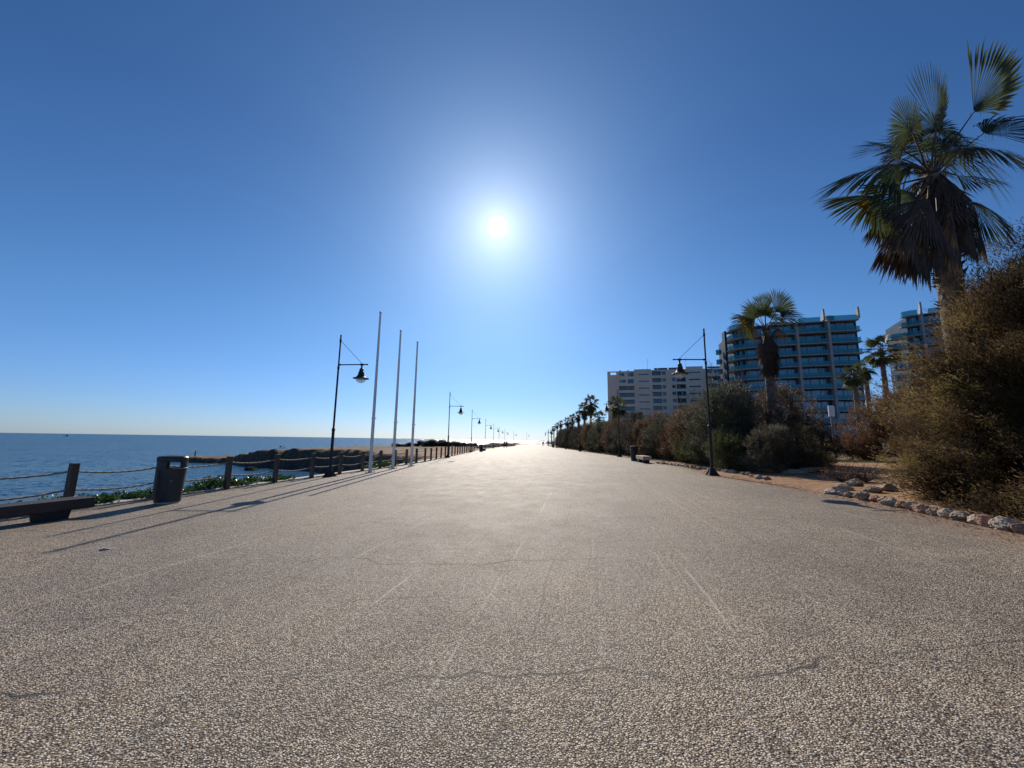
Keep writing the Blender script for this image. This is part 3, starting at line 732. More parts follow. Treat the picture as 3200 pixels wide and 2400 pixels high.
def env_points(n, ells, shell=.55, lump=.30, r=rng, zmin=.08, gapt=-.28):
    """points inside the union of ellipsoids (cx,cy,cz,rx,ry,rz), more near the outside, with an uneven outline and gaps"""
    out = []; vols = np.array([e[3]*e[4]*e[5] for e in ells]); vols = vols**.62; vols = vols/vols.sum()
    tot = 0
    while tot < n:
        k = r.choice(len(ells), p=vols); e = ells[k]; m = 400
        d = unit(r.normal(0, 1, (m, 3))); rad = r.uniform(shell, 1, (m, 1))**.8
        nz = np.array([mnoise.noise(Vector((float(q[0])*2.2+k*7, float(q[1])*2.2, float(q[2])*2.2))) for q in d])[:, None]
        p = d*rad*(1+lump*nz)*np.array(e[3:6]) + np.array(e[0:3])
        keep = (p[:, 2] > zmin)
        gap = np.array([mnoise.noise(Vector((float(q[0])*1.1, float(q[1])*1.1, float(q[2])*1.1+9))) for q in p]) > gapt
        p = p[keep & gap]; out.append(p[:max(30, m//len(ells))]); tot += len(out[-1])
    p = np.concatenate(out); r.shuffle(p); return p[:n]
def shrub_mesh(seed, ells, n, nt, nl, L, ll, lw, lean=(0, 0, .7), spread=.6, shell=.45):
    r = np.random.default_rng(seed)
    C = env_points(n, ells, shell, r=r); cen = np.array(ells[0][0:3])*np.array([1, 1, .5])
    D = unit(C-cen) + np.array(lean)
    return sprays(C, D, nt, nl, L, ll, lw, spread, r), C
def stems(C, root, k, rad, seed):
    b = MB(); r = random.Random(seed); idx = [r.randrange(len(C)) for _ in range(k)]
    for i in idx:
        e = Vector(C[i].tolist()); s = Vector((root[0]+r.uniform(-.25, .25), root[1]+r.uniform(-.25, .25), root[2]))
        m1 = s.lerp(e, .35)+Vector((r.uniform(-.15, .15), r.uniform(-.15, .15), .25)); m2 = s.lerp(e, .7)+Vector((r.uniform(-.12, .12), r.uniform(-.12, .12), .15))
        q = rad*r.uniform(.5, 1)
        b.tube([s, m1, m2, e], [q, q*.6, q*.35, q*.12], 5, cap=False)
    return b
PROTO = {}
SHAPES = {  # hedge plants about 1.7 m radius, 3.2 m high
 'upright': [(0, 0, 1.5, 1.25, 1.25, 1.7), (.3, .1, 2.3, .8, .8, 1.0), (-.5, -.2, .9, 1.1, 1.1, .9)],
 'round': [(0, 0, 1.45, 1.7, 1.6, 1.6), (.4, 0, 2.1, 1.1, 1.1, 1.0), (-.4, -.3, .8, 1.4, 1.3, .8)],
 'loose': [(0, 0, 1.4, 1.5, 1.5, 1.5), (-.3, 0, 2.4, .7, .7, .9), (.8, .2, 1.9, .7, .7, 1.0), (0, -.3, .6, 1.5, 1.4, .6)],
 'low': [(0, 0, .7, 1.5, 1.3, .8), (.7, .1, .9, .7, .7, .8), (-.7, -.1, .7, .7, .7, .6)],
}
for i, (k, e) in enumerate(SHAPES.items()):
    V, C = shrub_mesh(50+i, e, 1000, 5, 8, .36, .085, .014)
    PROTO[k] = (V, C, stems(C, (0, 0, 0), 46, .035, i))
pm = {}
def shrub(shape, x, y, sc, h, matn, label, group, rz=None, cat='shrub', name='hedge_shrub'):
    V, C, st = PROTO[shape]
    t = empty(name, (x, y, land_z(x, y)-.03), rr_.uniform(0, 6.28) if rz is None else rz); t.scale = (sc, sc, h)
    key = (shape, matn)
    if key not in pm:
        f = quads('foliage', V, MT[matn], t); s = st.build('stems', MT['bark'], t); pm[key] = (f.data, s.data)
    else:
        for nm, d in zip(('foliage', 'stems'), pm[key]):
            o = bpy.data.objects.new(nm, d); COL.objects.link(o); o.parent = t
    tag(t, label, cat, group); return t
CN = {'leaf_greygreen': 'grey-green', 'leaf_olive': 'olive', 'leaf_green': 'green', 'leaf_yellow': 'yellow-green', 'leaf_brown': 'brown', 'leaf_rust': 'rust-brown', 'leaf_dark': 'dark', 'leaf_pale': 'pale grey'}
G3 = 'tall shrubs of the inland hedge'
# hedge from the first inland lamp out to where it ends
hy = 19.5; i = 0
seq = ['leaf_greygreen', 'leaf_green', 'leaf_brown', 'leaf_olive', 'leaf_brown', 'leaf_greygreen', 'leaf_rust', 'leaf_brown', 'leaf_dark', 'leaf_dark', 'leaf_greygreen', 'leaf_brown', 'leaf_dark', 'leaf_olive']
while hy < 150:
    x = itp(XR, hy) + (2.1 if hy < 45 else 1.9 if hy > 60 else 2.0); mt = seq[i % len(seq)] if hy < 60 else rr_.choice(['leaf_dark', 'leaf_brown', 'leaf_dark', 'leaf_olive'])
    sh = ['upright', 'loose', 'round'][i % 3]; h = rr_.uniform(.95, 1.12) if hy < 36 else rr_.uniform(1.12, 1.26) if hy < 80 else rr_.uniform(1.3, 1.5)
    shrub(sh, x, hy, .98 if hy < 30 else 1.08, h, mt, 'tall %s %s shrub, %s in the inland hedge outward from first lamp' % (CN[mt], {'upright': 'upright', 'loose': 'loose', 'round': 'rounded'}[sh], ORD[i] if i < len(ORD) else 'far along'), G3)
    hy += 2.0 if hy < 36 else 2.4 if hy < 70 else 3.6; i += 1
    if i >= 34: break
# second, taller rank and the individual plants round the first lamp and the palm
XS = [
 ('round', 11.2, 20.3, 1.08, 1.34, 'leaf_greygreen', 'largest grey-green shrub, behind the first inland lamp', 'loose shrubs'),
 ('loose', 13.3, 22.0, 1.25, 1.20, 'leaf_dark', 'big dark shrub between the palm and the grey-green shrub', None),
 ('round', 15.3, 21.6, 1.05, 1.33, 'leaf_brown', 'round brown-topped shrub just right of the mid-distance palm trunk', None),
 ('round', 14.6, 19.4, .80, .80, 'leaf_dark', 'dark shrub at the foot of the mid-distance palm', None),
 ('loose', 10.5, 15.9, .62, .62, 'leaf_pale', 'pale bushy plant right beside the first inland lamp', None),
 ('loose', 11.9, 16.2, .70, .66, 'leaf_olive', 'low olive bush right of the first inland lamp', None),
 ('low', 9.9, 17.6, .7, 1.0, 'leaf_green', 'low bright green bush just left of the first inland lamp', None),
 ('low', 11.0, 20.9, .62, 1.25, 'leaf_yellow', 'yellow-green bush at the hedge foot left of the first lamp', None),
 ('low', 10.9, 24.2, .6, .9, 'leaf_green', 'low green bush at the hedge foot beyond the yellow one', None),
 ('loose', 11.9, 26.5, 1.0, 1.15, 'leaf_rust', 'rust coloured shrub behind the hedge opposite the pale bench', None),
 ('loose', 25.0, 27.3, 1.1, 1.36, 'leaf_rust', 'rust coloured tamarisk behind the path, right of the white lantern post', None),
 ('round', 26.4, 25.6, 1.3, 1.5, 'leaf_rust', 'wide reddish tamarisk behind the path, partly behind the big tamarisk', None),
 ('low', 23.3, 30.6, 1.1, 1.5, 'leaf_olive', 'low olive bush behind the white lantern post', None),
 ('loose', 17.2, 29.0, 1.2, 1.0, 'leaf_rust', 'red-brown bush far behind the palm by the path', None),
 ('loose', 20.6, 18.6, 1.1, 1.35, 'leaf_brown', 'brown tamarisk behind the left side of the big tamarisk', None),
]
for a in XS: shrub(a[0], a[1], a[2], a[3], a[4], a[5], a[6], None, name='bush')
# distant shrubs beyond the hedge on the seaward plateau and beyond the promenade's end
G4 = 'dark shrubs on the far edge of the headland'
for i, (px, py, s) in enumerate(((1238, 1398, .8), (1262, 1398, .6), (1278, 1398, .9), (1300, 1398, .6), (1322, 1396, 1.2), (1345, 1396, 1.4), (1368, 1396, 1.2), (1386, 1395, 1.4), (1404, 1396, .9), (1425, 1396, 1.1), (1442, 1396, .9), (1462, 1398, .8), (1480, 1398, .8))):
    p = at_y(px, py, 118+i*1.2); shrub('low', p.x, p.y, s*1.2, s*.85, 'leaf_dark', 'dark low shrub on the headland skyline, %s from the left' % ORD[i], G4, name='coastal_shrub')
G5 = 'dark shrubs beyond the far end of the paving'
for i, (px, Y, s) in enumerate(((1502, 100, .8), (1520, 112, .95), (1532, 118, 1.1), (1547, 125, 1.5), (1560, 128, 1.7), (1575, 132, 1.6), (1590, 140, 1.2), (1612, 205, .9), (1632, 225, 1.6), (1655, 232, .9), (1672, 236, 1.6), (1690, 240, 1.4), (1708, 244, 1.8), (1728, 240, 2.2))):
    p = at_y(px, 1390, Y); shrub('low', p.x, p.y, s*1.4, s*.42, 'leaf_dark', 'low dark shrub on the skyline past the end of the paving, %s from left' % ORD[i], G5, name='coastal_shrub')
p = at_y(885, 1394, 112)
# low leafy plants creeping over the seaward kerb
def creeper(seed, L):
    r = np.random.default_rng(seed); k = int(110*L)
    C = np.stack([r.normal(0, .13, k)-.05, r.uniform(-L/2, L/2, k), np.abs(r.normal(0, .045, k))+.03], 1)
    C[:, 2] *= .5+1.3*np.array([abs(mnoise.noise(Vector((float(q)*2.4+seed, 0, 0))))*2 for q in C[:, 1]])
    return sprays(C, np.tile([[0, 0, 1.0]], (k, 1)), 4, 4, .11, .065, .022, .8, r)
G6 = 'leafy plants along the seaward kerb'
for i, (y, L, s) in enumerate(((6.1, .7, .6), (7.9, .9, .75), (8.7, 1.1, 1.05), (9.9, .8, .95), (11.0, .8, .7), (11.9, 1.1, 1.15), (12.8, .7, .95), (13.7, .5, .8), (14.3, .5, .9), (20.6, .9, 1.0), (21.9, 1.0, 1.1), (23.2, .8, .8), (25.6, .8, .7))):
    o = quads('creeping_plant', creeper(200+i, L)*np.array([1.0, 1, s]), MT['succulent'])
    x = itp(XL, y)-.30; o.location = (x, y, gz(x, y)+.02); o.rotation_euler = (0, 0, math.atan(-(itp(XL, y+1)-itp(XL, y-1))/2))
    tag(o, 'green leafy clump on the seaward kerb, %s counting outward from the bench' % ORD[i], 'plant', G6)
def ground_tufts(n, seed, regions, mt, name, group_kind='stuff'):
    r = np.random.default_rng(seed); P = []
    for (x0, x1, y0, y1, k) in regions:
        for _ in range(k):
            x, y = r.uniform(x0, x1), r.uniform(y0, y1); P.append((x, y, land_z(x, y)))
    C = np.array(P); V = sprays(C, np.tile([[0, 0, 1.0]], (len(C), 1)), 5, 2, .09, .07, .008, .5, r)
    o = quads(name, V, MT[mt]); tag(o, 'sparse green grass beside the dirt path and hedge foot', 'grass', kind='stuff'); return o
ground_tufts(0, 3, [(17, 27, 24.4, 26.0, 1100), (9.85, 11.2, 36, 46, 500), (10.2, 11.6, 55, 75, 500)], 'leaf_green', 'grass')

def litter(seed, n):
    r = np.random.default_rng(seed); Q = []
    for _ in range(n):
        y = r.uniform(3, 26); x = itp(XR, y)+r.normal(.0, .28)-abs(r.normal(0, .12)); z = max(gz(x, y), land_z(x, y))+.006; a = r.uniform(0, 6.28); l = r.uniform(.008, .03); w = l*r.uniform(.25, .6)
        ca, sa = math.cos(a), math.sin(a)
        Q.append([(x+ca*l, y+sa*l, z+r.uniform(0, .012)), (x-sa*w, y+ca*w, z), (x-ca*l, y-sa*l, z+r.uniform(0, .012)), (x+sa*w, y-ca*w, z)])
    o = quads('leaf_litter', np.array(Q), MT['leaf_brown']); tag(o, 'dry brown leaf litter scattered along the inland paving edge', 'leaf litter', kind='stuff')
litter(8, 5200)
# large tamarisk at right: many fine sprays on arching limbs, blown to the left
def tamarisk():
    r = np.random.default_rng(77)
    root = (14.2, 10.6, land_z(14.2, 10.6))
    ells = [(15.3, 10.6, 3.0, 3.4, 2.5, 3.3), (16.2, 10.2, 5.3, 3.0, 2.6, 2.6), (12.9, 9.6, 1.8, 2.4, 1.8, 1.7), (12.0, 8.2, 1.3, 2.4, 1.7, 1.3), (11.0, 6.6, .9, 2.0, 1.5, .95), (15.5, 8.0, 2.5, 3.4, 2.4, 2.6), (13.4, 7.2, 1.7, 2.6, 1.8, 1.6), (12.9, 8.7, 3.1, 2.5, 1.5, 2.9), (14.6, 9.0, 5.2, 2.3, 1.5, 2.3), (13.3, 9.3, 4.4, 1.4, 1.2, 1.7), (13.6, 8.4, 2.2, 3.4, 1.6, 2.2), (9.9, 8.0, .45, 1.5, 1.3, .55), (9.1, 6.3, .45, 1.2, 1.2, .55), (10.4, 5.2, .9, 1.6, 1.2, 1.0), (11.3, 9.0, 3.0, 1.05, 1.0, 2.1), (10.4, 9.4, 2.3, 1.15, 1.1, 1.7), (10.0, 8.5, .9, 1.3, 1.1, .8), (12.5, 9.3, 4.1, 1.1, 1.0, 1.6), (9.0, 7.2, .3, .9, 1.2, .35), (9.0, 5.6, .35, 1.0, 1.1, .4)]
    C = env_points(11500, ells, .30, .40, r, .12, -.16)
    cen = np.array([14.8, 10.4, 1.6]); D = unit(C-cen)*.8 + np.array([-.75, -.1, .45])
    V = sprays(C, D, 8, 8, .52, .105, .0085, .34, r, .26)
    t = empty('tamarisk_tree', root); rt = np.array(root)
    quads('foliage', V-rt, MT['leaf_tamarisk'], t)
    b = MB(); rn = random.Random(5)
    mains = []
    for k in range(16):
        a = rn.uniform(0, 6.28); L = rn.uniform(1.8, 3.4); el = rn.uniform(.15, 1.25)
        e = Vector((-abs(math.cos(a))*math.cos(el)*L*1.0+rn.uniform(-.3, 1.6), math.sin(a)*math.cos(el)*L, math.sin(el)*L*1.3+.3))
        m1 = e*.4+Vector((rn.uniform(-.2, .2), rn.uniform(-.2, .2), .3)); q = rn.uniform(.05, .10)
        b.tube([Vector((rn.uniform(-.2, .2), rn.uniform(-.2, .2), 0)), m1, e*.75+Vector((0, 0, .15)), e], [q, q*.75, q*.5, q*.35], 7, cap=False); mains.append(e)
    tr = b.build('trunk', MT['bark'], t)
    b = MB()
    for i in range(1300):
        e = Vector((C[i]-rt).tolist()); m = min(mains, key=lambda q: (q-e).length); m = m*rn.uniform(.6, 1.0)
        mid = m.lerp(e, .55)+Vector((rn.uniform(-.1, .1), rn.uniform(-.1, .1), rn.uniform(.0, .25)))
        q = rn.uniform(.007, .018); tip = e+Vector(D[i].tolist()).normalized()*.35
        b.tube([m, mid, e, tip], [q*1.6, q, q*.5, q*.2], 4, cap=False)
    b.build('branches', MT['bark'], t)
    tag(t, 'huge feathery olive-brown tamarisk filling the right edge above the border stones', 'tree')
tamarisk()
# bare-twigged sapling rising out of the hedge in front of the beige block
def bare_tree(x, y, h, label):
    t = empty('bare_tree', (x, y, land_z(x, y))); rn = random.Random(3); b = MB(); tw = MB()
    def grow(p, d, L, r, k, B):
        q = p+d*L; B.tube([p, p.lerp(q, .5)+Vector((rn.uniform(-.04, .04), 0, .02)), q], [r, r*.85, r*.7], 5, cap=False)
        if k == 0: return
        for _ in range(3 if k > 1 else 4):
            nd = (d+Vector((rn.uniform(-.7, .7), rn.uniform(-.7, .7), rn.uniform(-.1, .5)))).normalized(); grow(q, nd, L*rn.uniform(.6, .85), r*.6, k-1, tw)
    grow(Vector((0, 0, 0)), Vector((0, 0, 1)), h*.38, .05, 4, b)
    b.build('trunk', MT['bark'], t); tw.build('branches', MT['bark'], t); tag(t, label, 'tree')
bare_tree(13.4, 23.5, 5.4, 'bare grey twiggy tree rising behind the hedge before the beige block')
bare_tree(14.2, 30.5, 4.6, 'bare thin twigs above the hedge left of the first inland lamp')

# ------------------------------------------------------------------ palms
def fan(V, hub, d, n, L, spread=R_(125), nseg=36, droop=.25, fold=.12, split=.58, r=random, taper=.35):
    d = d.normalized(); n = (n - d*n.dot(d)).normalized(); s = n.cross(d)
    G = Vector((0, 0, -1)); da = spread/nseg
    for i in range(-nseg, nseg+1):
        a = i*da; dr = d*math.cos(a)+s*math.sin(a)
        Li = L*(1-taper*(abs(a)/math.pi)**1.2)*r.uniform(.88, 1.06)
        w = (n.cross(dr)).normalized(); up = n*(fold*L*.07*(1 if i % 2 else -1))
        cup = n*(-.18*L*(abs(a)/spread)**2)
        drp = droop*r.uniform(.6, 1.5)
        pts = []
        for t, hw in ((.02, .002*L), (split*.55, split*.55*math.tan(da/2)*1.08*L), (split, split*math.tan(da/2)*1.02*L), (.74, .0158*L), (.90, .0085*L), (1.0, .0012*L)):
            p = hub + dr*(Li*t) + cup*t + G*(drp*L*max(0, t-.35)**1.6*1.6) + up*t
            pts.append((p-w*hw, p+w*hw))
        for (a0, a1), (b0, b1) in zip(pts[:-1], pts[1:]): V.append((a0, a1, b1, b0))
def palm_trunk(h, r0, r1, seed, lean=(0, 0), skirt=0, n=18):
    b = MB(); rn = random.Random(seed); k = int(h/.09); vs = []
    for i in range(k+1):
        z = h*i/k; f = i/k; rr = r0*(1-f)+r1*f + (.12*math.exp(-z/.35)*r0*1.5); ring = .02*(1 if i % 2 else -1)
        for j in range(n):
            a = 2*math.pi*j/n; q = rr*(1+ring+rn.uniform(-.035, .035))
            vs.append((lean[0]*f*f+q*math.cos(a), lean[1]*f*f+q*math.sin(a), z))
    b.add(vs, [(i*n+j, i*n+(j+1) % n, (i+1)*n+(j+1) % n, (i+1)*n+j) for i in range(k) for j in range(n)])
    # stubs of old leaf bases under the crown
    for _ in range(int(60*h/9)):
        z = h*rn.uniform(.45 if skirt else .3, .98); f = z/h; a = rn.uniform(0, 6.28); rr = r0*(1-f)+r1*f
        c = Vector((lean[0]*f*f+rr*math.cos(a), lean[1]*f*f+rr*math.sin(a), z)); o = Vector((math.cos(a), math.sin(a), .9)).normalized()
        b.tube([c-o*.03, c+o*rn.uniform(.06, .14)], [.035, .012], 4)
    return b
def qv(V): return np.array([[tuple(p) for p in q] for q in V], dtype=np.float32)
def auto_palm(seed, h, r0, r1, nfr, blade, pet, nseg, ndead, skirt_len, lean=(0, 0)):
    """a generic fan palm: (trunk MB, green faces, dead faces, petiole MB)"""
    rn = random.Random(seed); top = Vector((lean[0], lean[1], h)); G = []; D = []; P = MB()
    for i in range(nfr):
        a = i*2.39996+rn.uniform(-.3, .3); el = R_(82-150*(i/nfr)**.85+rn.uniform(-8, 8)); d = Vector((math.cos(a)*math.cos(el), math.sin(a)*math.cos(el), math.sin(el)))
        L = pet*rn.uniform(.85, 1.15); hub = top+d*L+Vector((0, 0, -.12*L)); P.tube([top, top+d*L*.5+Vector((0, 0, .03)), hub], [.035, .022, .015], 4, cap=False)
        dd = (d+Vector((0, 0, -.25))).normalized(); nn = dd.cross(Vector((-math.sin(a), math.cos(a), 0)))+Vector((rn.uniform(-.3, .3),)*3)
        fan(G, hub, dd, nn, blade*rn.uniform(.85, 1.12), R_(rn.uniform(95, 135)), nseg, rn.uniform(.15, .5), .12, r=rn)
    for i in range(ndead):
        a = rn.uniform(0, 6.28); z = -rn.uniform(.0, skirt_len); st = top+Vector((r1*math.cos(a), r1*math.sin(a), z*.7-.1))
        d = Vector((math.cos(a)*rn.uniform(.15, .55), math.sin(a)*rn.uniform(.15, .55), -1)).normalized(); hub = st+d*pet*rn.uniform(.3, .7)
        P.tube([st, hub], [.02, .012], 4, cap=False)
        fan(D, hub, Vector((d.x*.4, d.y*.4, -1)), Vector((math.cos(a), math.sin(a), .1)), blade*rn.uniform(.75, 1.0), R_(rn.uniform(25, 50)), max(6, nseg//2), .1, .3, r=rn)
    return G, D, P
def palm_obj(name, loc, trunk, G, D, P, extra=None):
    t = empty(name, loc)
    trunk.build('trunk', MT['palm_bark'], t)
    c = quads('crown', qv(G), MT['palm_green'], t)
    if extra: quads('yellowing_frond', qv(extra), MT['palm_orange'], c)
    if D: quads('dead_fronds', qv(D), MT['palm_dead'], t)
    P.build('leaf_stalks', MT['palm_dead'], t)
    return t
# big palm at right: fronds laid out one by one
PY = 10.3
C0 = at_y(2912, 545, PY); base = Vector((C0.x+.03, PY, land_z(C0.x, PY)))
def wp(px, py, dy=0): return at_y(px, py, PY+dy)
rn = random.Random(21); G = []; D = []; P = MB(); OR = []
FR = [ # hub, tip, depth shift of hub and tip, spread, droop, normal tilt, kind
 (2848, 408, 2800, 300, -.5, -.9, 128, .10, (0, -1, .1), 0), (2925, 403, 2945, 225, -.2, -.2, 46, .05, (.5, -1, 0), 0),
 (2925, 410, 2890, 330, .5, .8, 115, .2, (0, -1, .3), 0), (3043, 350, 3180, 175, .2, .4, 27, .05, (.2, -1, -.2), 0),
 (3074, 417, 3270, 330, -.4, -.7, 52, .30, (.1, -1, .6), 0), (2817, 467, 2690, 436, -.2, -.3, 35, .15, (0, -.6, 1), 0),
 (2815, 512, 2625, 545, -.4, -.6, 38, .30, (.1, -.7, 1), 0), (2744, 611, 2640, 680, -.3, -.5, 60, .20, (0, -1, .5), 1),
 (2857, 602, 2785, 710, -.6, -.9, 65, .15, (.3, -1, .2), 0), (2988, 548, 3140, 560, -.2, -.5, 50, .25, (0, -.6, 1), 0),
 (3038, 629, 3160, 730, -.3, -.5, 70, .30, (0, -1, .5), 0), (2944, 470, 2950, 400, .4, .9, 110, .3, (0, -1, .5), 0),
 (2890, 470, 2860, 395, .9, 1.5, 110, .3, (0, -1, .3), 0), (2970, 450, 3010, 380, .8, 1.5, 90, .4, (0, -1, .3), 0),
 (2860, 520, 2700, 500, .7, 1.0, 60, .4, (0, -.8, .8), 0), (3020, 470, 3110, 440, .7, 1.2, 70, .5, (0, -.7, .8), 0), (2900, 620, 2850, 740, -.8, -1.1, 50, .1, (0, -1, .2), 2),
 (2812, 700, 2795, 840, -.5, -.6, 19, .12, (0, -1, .2), 2), (2845, 690, 2835, 855, -.7, -.8, 17, .12, (0, -1, .2), 2), (2885, 690, 2880, 860, -.8, -.9, 17, .12, (0, -1, .1), 2), (2930, 680, 2925, 850, -.9, -.9, 19, .12, (0, -1, .1), 2),
 (2975, 660, 2980, 830, -.8, -.8, 19, .12, (0, -1, .1), 2), (3015, 650, 3035, 800, -.6, -.6, 19, .12, (0, -1, .1), 2), (2860, 640, 2830, 790, -.9, -1.1, 20, .12, (0, -1, .2), 2), (2790, 640, 2770, 770, .2, .2, 25, .05, (0, -1, .2), 2), (3045, 640, 3060, 790, .3, .3, 19, .12, (0, -1, .1), 2)]
for hx, hy_, tx, ty, d0, d1, spd, dr, nn, kind in FR:
    hub = wp(hx, hy_, d0); tip = wp(tx, ty, d1); st = C0+Vector((rn.uniform(-.08, .08), rn.uniform(-.08, .08), rn.uniform(-.25, .05)))
    mid = st.lerp(hub, .5)+Vector((0, 0, .06+rn.uniform(0, .05))); P.tube([st, mid, hub], [.032, .022, .014], 6, cap=False)
    tgt = G if kind != 2 else D
    fan(tgt, hub, tip-hub, Vector(nn), (tip-hub).length*1.06, R_(spd), 42 if spd > 60 else 26, dr, .12, r=rn)
    if kind == 1:
        fan(OR, hub+Vector((0, -.02, 0)), tip-hub+Vector((.0, 0, .15)), Vector(nn), (tip-hub).length*.66, R_(18), 8, .05, .02, .9, r=rn)
    # dry threads hanging off the blade
    for _ in range(20):
        p0 = hub.lerp(tip, rn.uniform(.0, .5))+Vector((rn.uniform(-.12, .12), rn.uniform(-.1, .1), 0)); l = rn.uniform(.15, .5); dx = rn.uniform(-.05, .05)
        w = Vector((rn.uniform(.004, .009), 0, 0)); D.append((p0-w, p0+w, p0+Vector((dx, 0, -l)), p0+Vector((dx-.002, 0, -l))))
for i in range(150):                                        # hanging dead skirt
    a = rn.uniform(0, 6.28); z = rn.uniform(-.15, -1.35); rad = .20+.12*abs(math.sin(a*2))
    st = C0+Vector((rad*math.cos(a), rad*math.sin(a), z*.75))
    out = rn.uniform(.10, .42)*(1.35 if -z < .9 else .6); d = Vector((math.cos(a)*out*1.15, math.sin(a)*out, -1)).normalized()
    hub = st+d*rn.uniform(.25, .65); P.tube([st, hub], [.020, .012], 4, cap=False)
    fan(D, hub, Vector((d.x*.35, d.y*.35, -1)), Vector((math.cos(a), math.sin(a), .1)), rn.uniform(.75, 1.1), R_(rn.uniform(20, 48)), 12, .05, .35, .35, r=rn)
for i in range(11):
    a = i*2.4+.5; el = R_(rn.uniform(15, 80)); d = Vector((math.cos(a)*math.cos(el), .5+.7*math.sin(a)*math.cos(el), math.sin(el))).normalized()
    hub = C0+d*rn.uniform(.5, 1.0); P.tube([C0, C0.lerp(hub, .5)+Vector((0, 0, .05)), hub], [.03, .02, .013], 5, cap=False)
    fan(G if i % 4 else D, hub, d+Vector((0, 0, -.2)), Vector((rn.uniform(-.5, .5), -1, rn.uniform(0, .8))), rn.uniform(.6, .95), R_(rn.uniform(60, 115)), 34, rn.uniform(.15, .5), .12, r=rn)
h = C0.z-base.z
big = empty('palm_tree', base)
tk = palm_trunk(h-.1, .30, .25, 8, (0, 0), 1, 24)
for i in range(140):
    z = h-rn.uniform(.9, 3.4); a = rn.uniform(0, 6.28); c = Vector((.26*math.cos(a), .26*math.sin(a), z)); o_ = Vector((math.cos(a), math.sin(a), .5)).normalized()
    tk.tube([c-o_*.05, c+o_*rn.uniform(.05, .13)], [.05, .012], 5)
tk.build('trunk', MT['palm_bark'], big)
bo = np.array(base)[None, None, :]
cr = quads('crown', qv(G)-bo, MT['palm_green'], big); quads('yellowing_frond', qv(OR)-bo, MT['palm_orange'], cr)
quads('dead_fronds', qv(D)-bo, MT['palm_dead'], big)
P.v = [tuple(Vector(v)-base) for v in P.v]; P.build('leaf_stalks', MT['palm_dead'], big)
tag(big, 'tallest looking palm at the right edge, trunk buried in the tamarisk', 'palm tree')
# mid-distance palm by the path
PY = 20.7; C0 = at_y(2393, 1035, PY); base = Vector((C0.x, PY, land_z(C0.x, PY))); rn = random.Random(5); G = []; D = []; P = MB(); OR = []
FR = [(2362, 985, 2310, 955, -.4, -.7, 100, .15, (0, -1, .2), 0), (2390, 975, 2393, 912, -.1, -.2, 40, .05, (.2, -1, 0), 0), (2392, 985, 2400, 930, .5, .8, 95, .2, (0, -1, .2), 0),
 (2425, 975, 2470, 915, .2, .3, 50, .1, (.2, -1, 0), 0), (2440, 990, 2510, 968, -.3, -.5, 60, .3, (0, -.8, .6), 0), (2345, 1000, 2290, 1010, -.3, -.6, 70, .3, (0, -1, .4), 1), (2440, 1005, 2455, 985, .6, .9, 80, .4, (0, -1, .4), 0),
 (2350, 1010, 2310, 1040, .3, .5, 80, .4, (0, -1, .4), 2), (2430, 1025, 2445, 1060, -.3, -.5, 60, .4, (0, -1, .3), 2), (2375, 990, 2340, 940, .9, 1.2, 90, .3, (0, -1, .3), 0)]
for hx, hy_, tx, ty, d0, d1, spd, dr, nn, kind in FR:
    hub = at_y(hx, hy_, PY+d0); tip = at_y(tx, ty, PY+d1); P.tube([C0, C0.lerp(hub, .5)+Vector((0, 0, .05)), hub], [.032, .022, .014], 5, cap=False)
    fan(D if kind == 2 else G, hub, tip-hub, Vector(nn), (tip-hub).length*1.05, R_(spd), 22, dr, .12, r=rn)
    if kind == 1: fan(OR, hub+Vector((.1, -.05, .05)), tip-hub, Vector(nn), (tip-hub).length*.8, R_(50), 14, .05, .05, .85, r=rn)
for i in range(85):
    a = rn.uniform(0, 6.28); z = rn.uniform(0, -1.9); st = C0+Vector((.22*math.cos(a), .22*math.sin(a), z*.8)); out = rn.uniform(.15, .5)*(1.2 if z > -1.1 else .6)
    d = Vector((math.cos(a)*out, math.sin(a)*out, -1)).normalized(); hub = st+d*rn.uniform(.25, .6); P.tube([st, hub], [.02, .012], 4, cap=False)
    fan(D, hub, Vector((d.x*.4, d.y*.4, -1)), Vector((math.cos(a), math.sin(a), .1)), rn.uniform(.6, .9), R_(rn.uniform(22, 48)), 10, .05, .35, .35, r=rn)
mid = empty('palm_tree', base); tk = palm_trunk(C0.z-base.z, .25, .20, 3, (0, 0), 1, 18); tk.build('trunk', MT['palm_bark'], mid)
bo = np.array(base)[None, None, :]
cr = quads('crown', qv(G)-bo, MT['palm_green'], mid); quads('yellowing_frond', qv(OR)-bo, MT['palm_orange'], cr); quads('dead_fronds', qv(D)-bo, MT['palm_dead'], mid)
P.v = [tuple(Vector(v)-base) for v in P.v]; P.build('leaf_stalks', MT['palm_dead'], mid)
tag(mid, 'shaggy palm with a yellow frond standing in front of the blue glass tower', 'palm tree')
